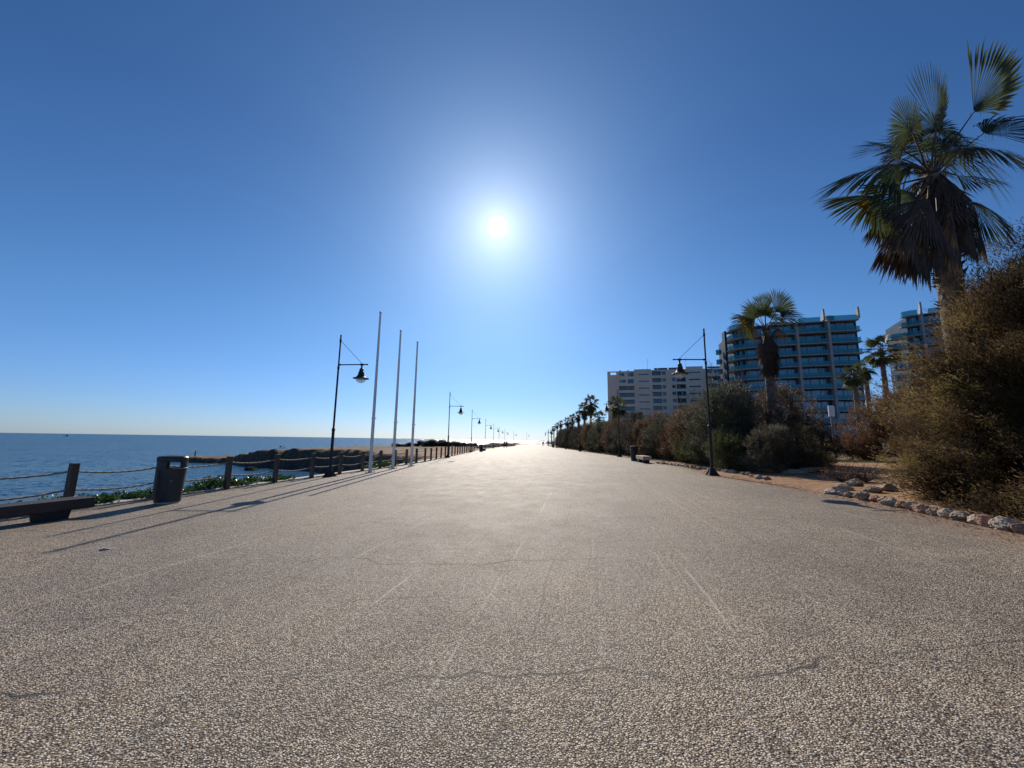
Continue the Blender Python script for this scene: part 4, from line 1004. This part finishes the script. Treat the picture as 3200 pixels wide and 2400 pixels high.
# generic palms: height is set by where the crown stands
GP = 'palms behind the hedge and by the towers'
pk = {}
def far_palm(px, py, Y, kind, label, blade=1.0):
    if px < 1950:
        Y = 30.0
        while at_y(px, py, Y).x < itp(XR, Y)+3.4 and Y < 185: Y += .5
    top = at_y(px, py, Y); bz = land_z(top.x, top.y); h = top.z-bz
    if kind == 'shaggy': G, D, P = auto_palm(int(px), h, .3, .22, 20, .95*blade, .9*blade, 12, 34, 1.6)
    elif kind == 'clean': G, D, P = auto_palm(int(px), h, .25, .18, 20, .95*blade, .95*blade, 12, 5, .3)
    else: G, D, P = auto_palm(int(px), h, .25, .2, 14, .85*blade, .8*blade, 11, 16, .8)
    o = palm_obj('palm_tree', (top.x, top.y, bz), palm_trunk(h, .27, .20, int(px), n=12), G, D, P); tag(o, label, 'palm tree', GP)
far_palm(1928, 1268, 44, 'shaggy', 'shaggy palm in front of the left corner of the beige block')
far_palm(1846, 1258, 50, 'shaggy', 'taller palm of the pair left of the beige block', 1.1)
far_palm(1826, 1276, 54, 'shaggy', 'slightly lower palm of the pair left of the beige block, left one')
far_palm(1872, 1305, 46, 'clean', 'short palm top rising from the hedge right of the pair', .9)
far_palm(1807, 1297, 60, 'sparse', 'thin palm left of the pair, beside the third inland lamp')
far_palm(1788, 1307, 66, 'sparse', 'small palm above the hedge, left of the thin one')
far_palm(1773, 1316, 74, 'sparse', 'small hedge palm, fifth from the far seaward end of the palm row')
far_palm(1752, 1322, 84, 'sparse', 'small hedge palm, fourth from the far seaward end of the palm row')
far_palm(1741, 1328, 90, 'sparse', 'small hedge palm, third from the far seaward end of the palm row')
far_palm(1731, 1338, 98, 'sparse', 'tiny hedge palm, second from the far seaward end of the palm row')
far_palm(1724, 1348, 112, 'sparse', 'last and smallest palm at the far end of the hedge')
far_palm(2752, 1092, 38, 'clean', 'palm right of the blue glass tower against the sky', 1.15)
far_palm(2702, 1150, 42, 'sparse', 'palm half hidden at the right edge of the blue glass tower', .95)
far_palm(2668, 1172, 36, 'clean', 'shorter palm with pale fronds before the blue glass tower', .8)
t = empty('palm_stump', (at_y(2000, 1290, 40).x, 40, land_z(13.3, 40))); palm_trunk(at_y(2000, 1287, 40).z-land_z(13.3, 40), .22, .26, 2, n=12).build('trunk', MT['palm_bark'], t)
tag(t, 'headless palm trunk standing above the hedge before the beige block', 'palm stump')

# ------------------------------------------------------------------ white lantern post and tree stump by the path
Y = 22.3; p0 = at_g(2614, 1438); Y = p0.y; tp = at_y(2598, 1268, Y); t = empty('lantern_post', (p0.x, p0.y, land_z(p0.x, p0.y)))
H = tp.z-t.location.z
b = MB(); b.lathe([(.115, 0), (.115, H-1.0), (.13, H-1.0), (.13, H-.95)], 16); b.build('post', MT['bin_rim'], t, auto=True)
b = MB(); b.lathe([(.22, H-.95), (.22, H-.05), (.205, H-.04), (.205, H)], 18); b.build('lantern', MT['white'], t, auto=True)
tag(t, 'slim grey post with a white cylindrical lantern before the blue tower', 'lamp post')
p = at_g(2566, 1437); t = empty('tree_stump', (p.x, p.y, land_z(p.x, p.y))); b = MB(); b.lathe([(.42, -.05), (.36, .15), (.33, .75), (.30, .78)], 14); b.build('trunk', MT['bark'], t, auto=True)
tag(t, 'thick brown cut stump beside the white lantern post', 'tree stump')
PY_ = at_g(2470, 1460)
# fallen branches heap near the palm
b = MB(); rn = random.Random(2)
for i in range(60):
    p = Vector((rn.uniform(-1, 1), rn.uniform(-.5, .5), rn.uniform(.05, .5))); d = Vector((rn.uniform(-1, 1), rn.uniform(-1, 1), rn.uniform(.0, .6))).normalized()
    b.tube([p, p+d*.4, p+d*.8+Vector((0, 0, .08))], [.015, .01, .004], 4, cap=False)
p = at_g(2490, 1462); t = empty('brush_heap', (p.x, p.y+.6, land_z(p.x, p.y))); b.build('twigs', MT['bark'], t)
tag(t, 'tangle of dark dead twigs above the flat boulders by the path', 'brushwood')
for i, (px, py, s) in enumerate(((2655, 1520, .55), (2735, 1525, .45))):
    p = at_g(px, py)
    b = MB()
    for k in range(46):
        a = rn.uniform(0, 6.28); l = rn.uniform(.5, 1.1)*s*1.3; d = Vector((math.cos(a)*.7, math.sin(a)*.7, rn.uniform(.2, 1))).normalized(); b.tube([(0, 0, 0), d*l*.5, d*l+Vector((0, 0, .1))], [.012, .008, .003], 4, cap=False)
    t = empty('dry_bush', (p.x+.2, p.y+.5, land_z(p.x, p.y))); b.build('twigs', MT['bark'], t)
    r = np.random.default_rng(30+i); C = unit(r.normal(0, 1, (60, 3)))*s*r.uniform(.5, 1, (60, 1)); C[:, 2] = np.abs(C[:, 2])
    quads('foliage', sprays(C, C+np.array([0, 0, .3]), 4, 5, .14, .04, .008, .6, r), MT['leaf_rust' if i == 0 else 'leaf_brown'], t)
    tag(t, 'small dry twiggy bush by the near bed corner, %s one' % ('left' if i == 0 else 'right'), 'bush')

# ------------------------------------------------------------------ beige apartment block
def beige_block():
    A = Vector((41.5, 165, 0)); B = Vector((96, 151.6, 0)); u = (B-A).normalized(); n = Vector((u.y, -u.x, 0)); Lf = (B-A).length   # n points to the camera
    def s_at(px):
        d = pray(px, 1250); # intersect the vertical plane of the facade
        t_ = (A-EYE).dot(n)/d.dot(n); p = EYE+d*t_; return (p-A).dot(u)
    RX = lambda x: s_at(1850+x*.2034)
    t = empty('apartment_block', A, math.atan2(u.y, u.x))      # local: x along the facade, y into the building
    zr = [30.3-2.95*k for k in range(10)]; top = 31.75
    ops = []                                                   # s0, s1, z0, z1, kind
    for k, z in enumerate(zr):
        if k < 2: ops += [(RX(430), RX(507 if k == 0 else 528), z-.65, z+.6, 'w'), (RX(560), RX(652), z-.95, z+.8, 'w')]
        else: ops.append((RX(420), RX(658), z-.95, z+.85, 'l'))
        ops.append((RX(725), RX(888), z-.45, z+.05, 's'))
        ops.append((RX(938), RX(1078), z-.75, z+1.05, 'l')); ops.append((RX(1092), RX(1148), z-.5, z+.9, 'w'))
        if k > 0: ops.append((RX(1243), RX(1298), z-.4, z+1.0, 'w'))
        ops.append((RX(1314), RX(1458), z-.7, z+1.2, 'l')); ops.append((RX(1508), RX(1688), z-.15, z+.4, 's'))
        if k == 0: ops += [(RX(1785), RX(1870), z-.3, z+1.3, 'w'), (RX(1905), RX(2010), z-.1, z+1.1, 'w')]
        else: ops.append((RX(1800), RX(2015), z-.5, z+1.3, 'l'))
    hole = (RX(292), RX(382), 30.3-.1, 30.3+1.05, 'h'); ops.append(hole)
    us = sorted({0, Lf} | {o[0] for o in ops} | {o[1] for o in ops}); vsz = sorted({-1.0, top} | {o[2] for o in ops} | {o[3] for o in ops})
    b = MB()
    for i in range(len(us)-1):
        for j in range(len(vsz)-1):
            cu, cv = (us[i]+us[i+1])/2, (vsz[j]+vsz[j+1])/2
            if any(o[0] < cu < o[1] and o[2] < cv < o[3] for o in ops): continue
            b.add([(us[i], 0, vsz[j]), (us[i+1], 0, vsz[j]), (us[i+1], 0, vsz[j+1]), (us[i], 0, vsz[j+1])], [(0, 1, 2, 3)])
    for s0, s1, z0, z1, kd in ops:
        dp = {'w': .35, 'l': 1.4, 's': .35, 'h': .5}[kd]
        b.add([(s0, 0, z0), (s1, 0, z0), (s1, 0, z1), (s0, 0, z1), (s0, dp, z0), (s1, dp, z0), (s1, dp, z1), (s0, dp, z1)], [(0, 4, 5, 1), (1, 5, 6, 2), (2, 6, 7, 3), (3, 7, 4, 0)])
    Dp = 15
    c0 = RX(400)                                              # corner terrace: open above the second storey from the top
    b.add([(0, 0, -1), (0, Dp, -1), (0, Dp, 29.2), (0, 0, 29.2), (Lf, 0, -1), (Lf, Dp, -1), (Lf, Dp, top), (Lf, 0, top)], [(0, 3, 2, 1), (4, 5, 6, 7)])
    b.add([(0, .002, 29.2), (c0, .002, 29.2), (c0, Dp, 29.2), (0, Dp, 29.2)], [(0, 1, 2, 3)])
    b.add([(c0, .01, 29.2), (c0, Dp, 29.2), (c0, Dp, top), (c0, .01, top)], [(0, 1, 2, 3)])
    b.add([(c0, .0, top), (Lf, 0, top), (Lf, Dp, top), (c0, Dp, top)], [(0, 1, 2, 3)])
    b.add([(0, Dp, -1), (Lf, Dp, -1), (Lf, Dp, top), (c0, Dp, top), (c0, Dp, 29.2), (0, Dp, 29.2)], [(0, 5, 4, 3, 2, 1)])
    b.box(0, c0, .01, .5, 31.3, top-.01); b.box(0, .45, .5, 5.5, 31.3, top-.02); b.box(0.0, .4, 5.1, 5.5, 29.2, 31.3)
    w = b.build('wall', MT['stucco'], t)
    b = MB(); b.box(RX(660), RX(930), 1.5, 9, top, top+.9); b.box(RX(940), RX(1470), 1.2, 9, top, top+.45); b.box(RX(1470), RX(1740), 1.0, 9, top, top+1.4); b.box(RX(430), RX(460), .6, 2, top, top+.5); b.box(RX(550), RX(580), .6, 2, top, top+.5)
    b.box(RX(1745), Lf, 1.0, 9, top, top+.35)
    rf = b.build('roof_structure', MT['stucco'], t)
    for k, x in enumerate([980, 1035, 1085, 1135, 1205, 1258, 1310, 1362, 1815, 1865, 1915, 1965]):
        s = RX(x); b = MB(); b.add([(s, .8, top+.46), (s+1.3, .8, top+.46), (s+1.3, 2.1, top+1.35), (s, 2.1, top+1.35), (s, .86, top+.40), (s+1.3, .86, top+.40), (s+1.3, 2.16, top+1.29), (s, 2.16, top+1.29)], [(0, 1, 2, 3), (7, 6, 5, 4), (0, 4, 5, 1), (2, 6, 7, 3), (1, 5, 6, 2), (0, 3, 7, 4)]); b.build('solar_panel', MT['solar'], t)
    for x, h_ in ((883, 4.6), (1492, 4.9)):
        s = RX(x); b = MB(); b.tube([(s, 3, top+.9), (s, 3, top+.9+h_)], .05, 6)
        for q in (.9, .75, .6): b.tube([(s-.1, 3, top+.9+h_*q+.35), (s+.9*q, 3, top+.9+h_*q+.4)], .03, 4)
        b.build('antenna', MT['bin_rim'], t)
    cache = {}; cnt = 0
    for s0, s1, z0, z1, kd in sorted([o for o in ops if o[4] != 'h'], key=lambda o: -o[2]):
        if z0 < 5 and cnt > 96: continue
        key = (round(s1-s0, 1), round(z1-z0, 1), kd, random.Random(int(s0*7+z0*3)).randrange(3)); wd, hh = s1-s0, z1-z0
        dp = {'w': .3, 'l': 1.35, 's': .3}[kd]
        if key not in cache:
            b = MB(); b.add([(0, dp, 0), (wd, dp, 0), (wd, dp, hh), (0, dp, hh)], [(0, 1, 2, 3)])
            b.cur = 1; q = 2 if wd < 3 else 4
            for i in range(q+1):
                x = wd*i/q; x = min(max(x, .05), wd-.05); b.box(x-.05, x+.05, dp-.06, dp-.005, 0, hh)
            b.box(0, wd, dp-.055, dp-.006, hh-.08, hh); b.box(0, wd, dp-.055, dp-.006, 0, .08)
            b.cur = 2; v_ = key[3]
            if kd == 'l': b.box(wd*(.2+.15*v_), wd*(.42+.15*v_), dp-.03, dp-.01, .1, hh-.1)
            if kd == 'l': b.cur = 3; b.box(.0, wd, .05, .08, 0, .55)
            if kd == 'w' and v_: b.box(.08, wd*.45, dp-.03, dp-.01, .1, hh-.1)
            cache[key] = b.mesh('window')
            for m in (MT['win_glass'], MT['frame'], MT['curtain'], MT['rail_glass']): cache[key].materials.append(m)
        o = bpy.data.objects.new('window', cache[key]); COL.objects.link(o); o.parent = t; o.location = (s0, 0, z0); cnt += 1
    tag(t, 'ten-storey beige apartment block with rows of windows behind the hedge', 'apartment block')
beige_block()

# ------------------------------------------------------------------ blue glass towers
def glass_tower(name, path, bays, z_top, nfl, label, sails, roof_glass, inset=2.0, close=None, side_stack=None, end_wall=None):
    """path: outer balcony edge as plan points, left to right; bays: fractions of the path length where fins stand"""
    P = [Vector((x, y, 0)) for x, y in path]
    L = [0]
    for a, c in zip(P[:-1], P[1:]): L.append(L[-1]+(c-a).length)
    def at(s):
        s = min(max(s, 0), L[-1])
        for i in range(len(P)-1):
            if s <= L[i+1]+1e-9: return P[i].lerp(P[i+1], (s-L[i])/(L[i+1]-L[i]))
    def nrm(s):
        d = (at(s+.6)-at(s-.6)).normalized(); return Vector((-d.y, d.x, 0))          # into the building
    K = 48; S_ = [L[-1]*i/K for i in range(K+1)]
    outer = [at(s) for s in S_]; inner = [at(s)+nrm(s)*inset for s in S_]; edge = [at(s)+nrm(s)*.12 for s in S_]
    o0 = P[0]; t = empty(name, o0)
    back = [p - o0 for p in ([inner[-1]+nrm(S_[-1])*14] + [inner[0]+nrm(S_[-1])*14])]
    oo = [p-o0 for p in outer]; ii = [p-o0 for p in inner]; ee = [p-o0 for p in edge]
    core = [(p.x, p.y) for p in ii] + [(p.x, p.y) for p in back]
    b = MB(); b.prism(core, -1, z_top+3.0); b.build('core_wall', MT['navy'], t)
    zs = [z_top-3*k for k in range(nfl)]
    rnn = random.Random(name+str(nfl)+str(int(path[0][0])))
    for k, z in enumerate([z_top+3.0]+zs):
        b = MB(); n = len(oo); off = 1.0 if k == 0 else 0
        ring = [(p.x, p.y) for p in (oo if k else [a.lerp(c, .25) for a, c in zip(oo, ii)])]; inn = [(p.x, p.y) for p in ii]
        vs = [(x, y, z-.22) for x, y in ring]+[(x, y, z) for x, y in ring]+[(x, y, z-.22) for x, y in inn]+[(x, y, z) for x, y in inn]
        fs = []
        for i in range(n-1): fs += [(i, i+1, n+i+1, n+i), (n+i, n+i+1, 3*n+i+1, 3*n+i), (i+1, i, 2*n+i, 2*n+i+1)]
        fs += [(0, n, 3*n, 2*n), (n-1, 3*n-1, 4*n-1, 2*n-1)]
        b.add(vs, fs); b.build('balcony_slab', MT['slab'], t)
    bs = [0]+[f*L[-1] for f in bays]+[L[-1]]
    for z in zs:
        for a, c in zip(bs[:-1], bs[1:]):
            ks = [a+.3+(c-a-.6)*i/10 for i in range(11)]
            pts = [at(s)+nrm(s)*.12-o0 for s in ks]
            b = MB(); vs = [(p.x, p.y, z+zz) for p in pts for zz in (.02, 1.1)]
            b.add(vs, [(2*i, 2*i+2, 2*i+3, 2*i+1) for i in range(10)]); b.build('glass_rail', MT['rail_glass'], t)
    nw = 0
    for z in zs:
        for a, c in zip(bs[:-1], bs[1:]):
            m = max(2, int((c-a)/2.3)); b = MB(); w = (c-a-1.0)/m
            pat = rnn.randrange(4)
            for i in range(m):
                s0 = a+.5+w*i+.08; s1 = s0+w-.16; p, q = at(s0)+nrm(s0)*(inset-.04)-o0, at(s1)+nrm(s1)*(inset-.04)-o0
                z0, z1 = z+.05, z+2.5
                kind = rnn.random()
                b.cur = 0; b.add([(p.x, p.y, z0), (q.x, q.y, z0), (q.x, q.y, z1), (p.x, p.y, z1)], [(0, 1, 2, 3)])
                b.cur = 1; nn = nrm(s0)*(-.05); d = (q-p).normalized()
                if i % 2 == pat % 2:
                    for e in (0, .5, 1):
                        c_ = p.lerp(q, e)+nn; ux = d*.05; b.add([c_-ux+Vector((0, 0, z0)), c_+ux+Vector((0, 0, z0)), c_+ux+Vector((0, 0, z1)), c_-ux+Vector((0, 0, z1))], [(0, 1, 2, 3)])
                    b.add([p+nn+Vector((0, 0, z1-.1)), q+nn+Vector((0, 0, z1-.1)), q+nn+Vector((0, 0, z1)), p+nn+Vector((0, 0, z1))], [(0, 1, 2, 3)])
                    if kind > .55:
                        b.cur = 2; n2 = nrm(s0)*(-.02); q2 = p.lerp(q, .46); p2 = p.lerp(q, .06); b.add([p2+n2+Vector((0, 0, z0+.1)), q2+n2+Vector((0, 0, z0+.1)), q2+n2+Vector((0, 0, z1-.15)), p2+n2+Vector((0, 0, z1-.15))], [(0, 1, 2, 3)])
            if b.v and nw < 99: b.build('window', [MT['blue_glass'], MT['frame'], MT['curtain']], t); nw += 1
    for f in bays:
        s = f*L[-1]; p = at(s)-o0; n_ = nrm(s); d = Vector((n_.y, -n_.x, 0))*.28
        b = MB(); pts = [p-d-n_*.10, p+d-n_*.10, p+d+n_*(inset-.1), p-d+n_*(inset-.1)]; b.prism([(q.x, q.y) for q in pts], -1, z_top+3.1); b.build('fin', MT['slab'], t)
    for f, h_ in sails:
        s = f*L[-1]; p = at(s)-o0; n_ = nrm(s); d = Vector((n_.y, -n_.x, 0))*.2; z = z_top+3.1; b = MB()
        prof = [(-.3, 0), (-.3, h_*.55), (-.15, h_), (.2, h_*.97), (.7, h_*.5), (1.3, h_*.15), (1.5, 0)]
        A_ = [p-d+n_*a+Vector((0, 0, z+c)) for a, c in prof]; B_ = [p+d+n_*a+Vector((0, 0, z+c)) for a, c in prof]; m = len(prof)
        b.add(A_+B_, [tuple(range(m)), tuple(range(2*m-1, m-1, -1))]+[(i, m+i, m+(i+1) % m, (i+1) % m) for i in range(m)]); b.build('roof_sail', MT['slab'], t)
    for a, c, hh in roof_glass:
        ks = [L[-1]*(a+(c-a)*i/12) for i in range(13)]; pts = [at(s)+nrm(s)*.7-o0 for s in ks]; b = MB()
        b.add([(p.x, p.y, z_top+3.02+zz) for p in pts for zz in (0, hh)], [(2*i, 2*i+2, 2*i+3, 2*i+1) for i in range(12)]); b.build('roof_rail', MT['rail_glass'], t)
    b = MB(); q = at(L[-1]*.87)+nrm(L[-1]*.87)*5-o0; b.box(q.x-.9, q.x+.9, q.y-.9, q.y+.9, z_top+3, z_top+5.4)
    q = at(L[-1]*.55)+nrm(L[-1]*.55)*5-o0; b.box(q.x-4, q.x+2.5, q.y-1, q.y+3, z_top+3, z_top+4.4); b.build('roof_box', MT['slab'], t)
    if end_wall:
        b = MB(); b.prism([(x-o0.x, y-o0.y) for x, y in end_wall], -1, z_top+3.15); b.build('end_wall', MT['navy'], t)
    if side_stack:
        sx, sy, r_, zz = side_stack
        for k in range(zz[1]):
            z = zz[0]-3*k; b = MB(); poly = [(r_*math.cos(a), r_*.9*math.sin(a)) for a in [math.pi*2*i/16 for i in range(16)]]
            b.prism([(sx-o0.x+x, sy-o0.y+y) for x, y in poly], z-.28, z); b.build('side_balcony', MT['slab'], t)
            b = MB(); m = 16; vs = [(sx-o0.x+x*.95, sy-o0.y+y*.95, z+e) for x, y in poly for e in (.01, 1.1)]; b.add(vs, [(2*i, 2*((i+1) % m), 2*((i+1) % m)+1, 2*i+1) for i in range(m)]); b.build('side_rail', MT['rail_glass'], t)
    tag(t, label, 'apartment tower'); return t
glass_tower('glass_tower', [(63.8, 112.6), (62.9, 110.6), (62.5, 108.6), (62.9, 106.9), (64.3, 105.2), (67.5, 103.4), (72, 101.6), (77, 99.9), (81, 98.6), (85.5, 97.3), (90.3, 96.1)],
            [.405, .60, .80], 31.2, 11, 'curved blue glass apartment tower with pale balcony bands behind the middle palm', [(.775, 3.0), (.99, 3.0)], [(.05, .25, 1.2), (.62, .76, 1.2), (.80, .99, 1.3)],
            side_stack=(62.9, 114.4, .85, (28.6, 8)), end_wall=[(63.0, 112.3), (63.7, 112.3), (63.1, 109.9), (62.45, 109.9)])
b = MB()
glass_tower('glass_tower', [(112.6, 108.5), (112.2, 107), (113.2, 105.2), (115.5, 103.8), (121, 99.6), (127.5, 95.6), (135, 91.8)], [.20, .55, .80], 35.6, 12,
            'second blue glass tower half hidden behind the big tamarisk at right', [(.20, 3.2), (.9, 3)], [(.02, .18, 1.4), (.25, .9, 1.3)], side_stack=(112.6, 108.6, 2.3, (32.5, 9)))

# ------------------------------------------------------------------ people, bicycle, boat
def skin_mesh(name, verts, edges, rads, material, parent, sub=2):
    me = bpy.data.meshes.new(name); me.from_pydata(verts, edges, []); o = link(name, me, material, parent)
    m = o.modifiers.new('skin', 'SKIN'); m.use_smooth_shade = True
    for i, r in enumerate(rads): me.skin_vertices[0].data[i].radius = (r, r) if not isinstance(r, tuple) else r
    me.skin_vertices[0].data[0].use_root = True
    s = o.modifiers.new('sub', 'SUBSURF'); s.levels = s.render_levels = sub; return o
def person(loc, rz, label, arms='down', stride=.18, top='cloth_dark', legs='cloth_dark', h=1.72, seated=False):
    t = empty('person', loc, rz); k = h/1.72; t.scale = (k, k, k)
    if seated: hipz = .50; kn = [(-.11, -.42, .48), (.11, -.42, .48)]; ft = [(-.11, -.46, .07), (.11, -.44, .07)]; to = [(-.11, -.62, .04), (.11, -.60, .04)]
    else: hipz = .92; kn = [(-.10, -stride*.45, .50), (.10, stride*.35, .50)]; ft = [(-.10, -stride*.8, .07), (.10, stride, .09)]; to = [(-.11, -stride*.8-.15, .035), (.11, stride-.13, .035)]
    dz = hipz-.92
    A = {'down': [(-.25, .02, 1.14), (-.27, -.06, .90), (-.27, -.10, .80), (.25, .0, 1.14), (.27, .04, .90), (.27, .04, .80)],
         'out': [(-.40, -.05, 1.32), (-.62, -.18, 1.36), (-.70, -.22, 1.38), (.36, -.10, 1.18), (.46, -.32, 1.16), (.48, -.40, 1.16)]}[arms]
    A = [(x, y, z+dz) for x, y, z in A]
    V = [(0, 0, hipz), (0, 0, hipz+.22), (0, .0, hipz+.46), (0, -.01, hipz+.57), (0, -.02, hipz+.68), (0, -.02, hipz+.78)]
    E_ = [(0, 1), (1, 2), (2, 3), (3, 4), (4, 5)]; Rr = [.145, .125, .15, .055, .085, .07]
    sh = [(-.17, 0, hipz+.50), (.17, 0, hipz+.50)]
    def add(p, par, r): V.append(p); E_.append((par, len(V)-1)); Rr.append(r); return len(V)-1
    ends = []
    for s in (0, 1):
        i = add(sh[s], 2, .062); j = add(A[3*s], i, .045); j = add(A[3*s+1], j, .034); j = add(A[3*s+2], j, .036); ends.append(j)
        a = Vector(A[3*s+2]); d = (a-Vector(A[3*s+1])).normalized(); sd_ = d.cross(Vector((0, 1, 0))).normalized()
        for q in range(4): add(tuple(a+d*(.09+.012*(q % 3))+sd_*(.018*(q-1.5))), j, .009)
        add(tuple(a+d*.04+sd_*.05), j, .010)
        i = add((-.09 if s == 0 else .09, 0, hipz-.06), 0, .095); j = add(kn[s], i, .062); j = add(ft[s], j, .042); add(to[s], j, .036)
    add((0, -.115, hipz+.70), 4, .016)                      # nose
    skin_mesh('body', V, E_, Rr, MT['skin'], t)
    # clothing follows the limbs and is a little larger
    v = [(0, 0, hipz-.04), (0, 0, hipz+.22), (0, 0, hipz+.45), sh[0], A[0], A[1], sh[1], A[3], A[4]]
    skin_mesh('jacket', v, [(0, 1), (1, 2), (2, 3), (3, 4), (4, 5), (2, 6), (6, 7), (7, 8)], [.165, .15, .17, .085, .064, .052, .085, .064, .052], MT[top], t)
    v = [(0, 0, hipz+.04), (-.09, 0, hipz-.08), kn[0], ft[0], (.09, 0, hipz-.08), kn[1], ft[1]]
    skin_mesh('trousers', v, [(0, 1), (1, 2), (2, 3), (0, 4), (4, 5), (5, 6)], [.16, .115, .078, .06, .115, .078, .06], MT[legs], t)
    bm = bmesh.new(); bmesh.ops.create_uvsphere(bm, u_segments=16, v_segments=10, radius=.108)
    bmesh.ops.delete(bm, geom=[q for q in bm.verts if q.co.z < -.02 and q.co.y < .03], context='VERTS'); me = bpy.data.meshes.new('hair'); bm.to_mesh(me); bm.free()
    o = link('hair', me, MT['hair'], t, smooth=True); o.location = (0, .005, hipz+.755)
    for s in (-1, 1):
        me = ROCKS[0].copy(); me.materials.clear(); o = link('shoe', me, MT['hair'], t, smooth=True); f = ft[0 if s < 0 else 1]; o.location = (f[0], f[1]-.07, .04); o.scale = (.052, .135, .06)
    tag(t, label, 'person'); return t
def on_land(px, py, Y):
    p = at_y(px, py, Y); return Vector((p.x, p.y, land_z(p.x, p.y)))
pp = on_land(609, 1424, 109); person(pp+Vector((0, 0, -.02)), R_(150), 'dark figure standing with arms out at the tip of the rocks', 'out', .12)
rod = MB(); rod.tube([(0, 0, 0), (-2.4, .2, .5)], [.02, .008], 5)
o = rod.build('fishing_rod', MT['bark']); o.location = pp+Vector((-.5, -.2, 1.3)); tag(o, 'thin fishing rod held by the figure on the rocks', 'fishing rod')
for i, (px, py, Y, lb, tp_, ar) in enumerate(((1575, 1402, 101, 'person in dark clothes walking, left one of the far pair', 'cloth_dark', 'down'), (1583, 1402, 101, 'person with arms away from the body, right one of the far pair', 'cloth_dark', 'out'), (1697, 1393, 132, 'tiny far walker on the right, left one of two', 'cloth_blue', 'down'), (1713, 1393.5, 128, 'tiny far walker by the far inland lamp', 'cloth_dark', 'down'))):
    p = at_y(px, py, Y); person((p.x, p.y, gz(p.x, p.y)), R_(180 if i % 2 else 10), lb, 'down', .2, tp_, 'cloth_dark', 1.72)
p = at_y(1737, 1400, 108); p = Vector((itp(XR, 103)-.6, 103, 0)); person((p.x, p.y, gz(p.x, p.y)+.0), R_(60), 'person in blue beside the hedge near its far end', 'down', .15, 'cloth_blue', 'cloth_blue')
o = copy_tree(bin0); o.location = (itp(XR, 99)-.75, 99, gz(itp(XR, 99)-.7, 99)); tag(o, 'far litter bin by the hedge beside the person in blue', 'litter bin', 'dark litter bins along the promenade')

def bicycle(loc, rz, label):
    t = empty('bicycle', loc, rz); I_ = MT['iron']
    for x in (-.52, .52):
        w = MB(); w.tube([(x+.33*math.cos(a), 0, .34+.33*math.sin(a)) for a in [2*math.pi*i/24 for i in range(25)]], .02, 6, cap=False)
        wo_ = w.build('wheel', I_, t); w = MB()
        for k in range(10):
            a = 2*math.pi*k/10; w.tube([(x, 0, .34), (x+.31*math.cos(a), 0, .34+.31*math.sin(a))], .003, 3)
        w.build('spokes', MT['bin_rim'], wo_)
    b = MB(); bb, seat, head, fr, rr2 = (-.08, 0, .30), (-.24, 0, .80), (.36, 0, .86), (.52, 0, .34), (-.52, 0, .34)
    for a, c in ((bb, seat), (bb, head), (seat, head), (head, fr), (rr2, bb), (rr2, seat)): b.tube([a, c], .022, 6)
    b.build('frame', I_, t)
    b = MB(); b.box(-.38, -.12, -.07, .07, .82, .88); b.build('saddle', I_, t, bevel=.02)
    b = MB(); b.tube([(.36, 0, .86), (.33, 0, 1.05), (.33, 0, 1.06)], .015, 6); b.tube([(.25, -.28, 1.08), (.33, 0, 1.05), (.25, .28, 1.08)], .014, 6); b.build('handlebar', I_, t)
    b = MB(); b.box(-.78, -.42, -.2, .2, .72, 1.02); b.build('basket', MT['bin'], t, bevel=.02)
    tag(t, label, 'bicycle')
p = on_land(884, 1400, 101); bicycle(p+Vector((0, 0, -.02)), R_(8), 'dark bicycle with a rear basket parked on top of the headland')
def boat():
    d = pray(207, 1361); p = EYE+d*((SEA-EYE.z)/d.z); f = 1050/p.y; p = EYE + (p-EYE)*f
    t = empty('fishing_boat', (p.x, p.y, SEA), R_(8)); b = MB(); n = 10; vs = []
    for i in range(n+1):
        x = -5+10*i/n; w = 1.5*math.sin(math.pi*min(1, (n-i)/n*1.15+.02)*.5)*(1 if i < n else .05); zt = 1.0+.9*(i/n)**2
        vs += [(x, -w, zt), (x, -w*.7, -.4), (x, w*.7, -.4), (x, w, zt)]
    fs = [(4*i+j, 4*i+(j+1) % 4, 4*i+4+(j+1) % 4, 4*i+4+j) for i in range(n) for j in range(4)]+[(0, 3, 2, 1), (4*n, 4*n+1, 4*n+2, 4*n+3)]
    b.add(vs, fs); b.build('hull', MT['cloth_blue'], t)
    b = MB(); b.box(.5, 3, -1, 1, 1.2, 3.4); b.box(.2, 3.3, -1.15, 1.15, 3.4, 3.55); b.build('cabin', MT['bin'], t)
    b = MB(); b.tube([(2.2, 0, 3.5), (2.2, 0, 5.2)], .07, 6); b.tube([(-4, 0, 1.2), (-4, 0, 3)], .07, 6); b.build('mast', MT['bin'], t)
    tag(t, 'small dark fishing boat out on the open sea at left', 'boat')
boat()
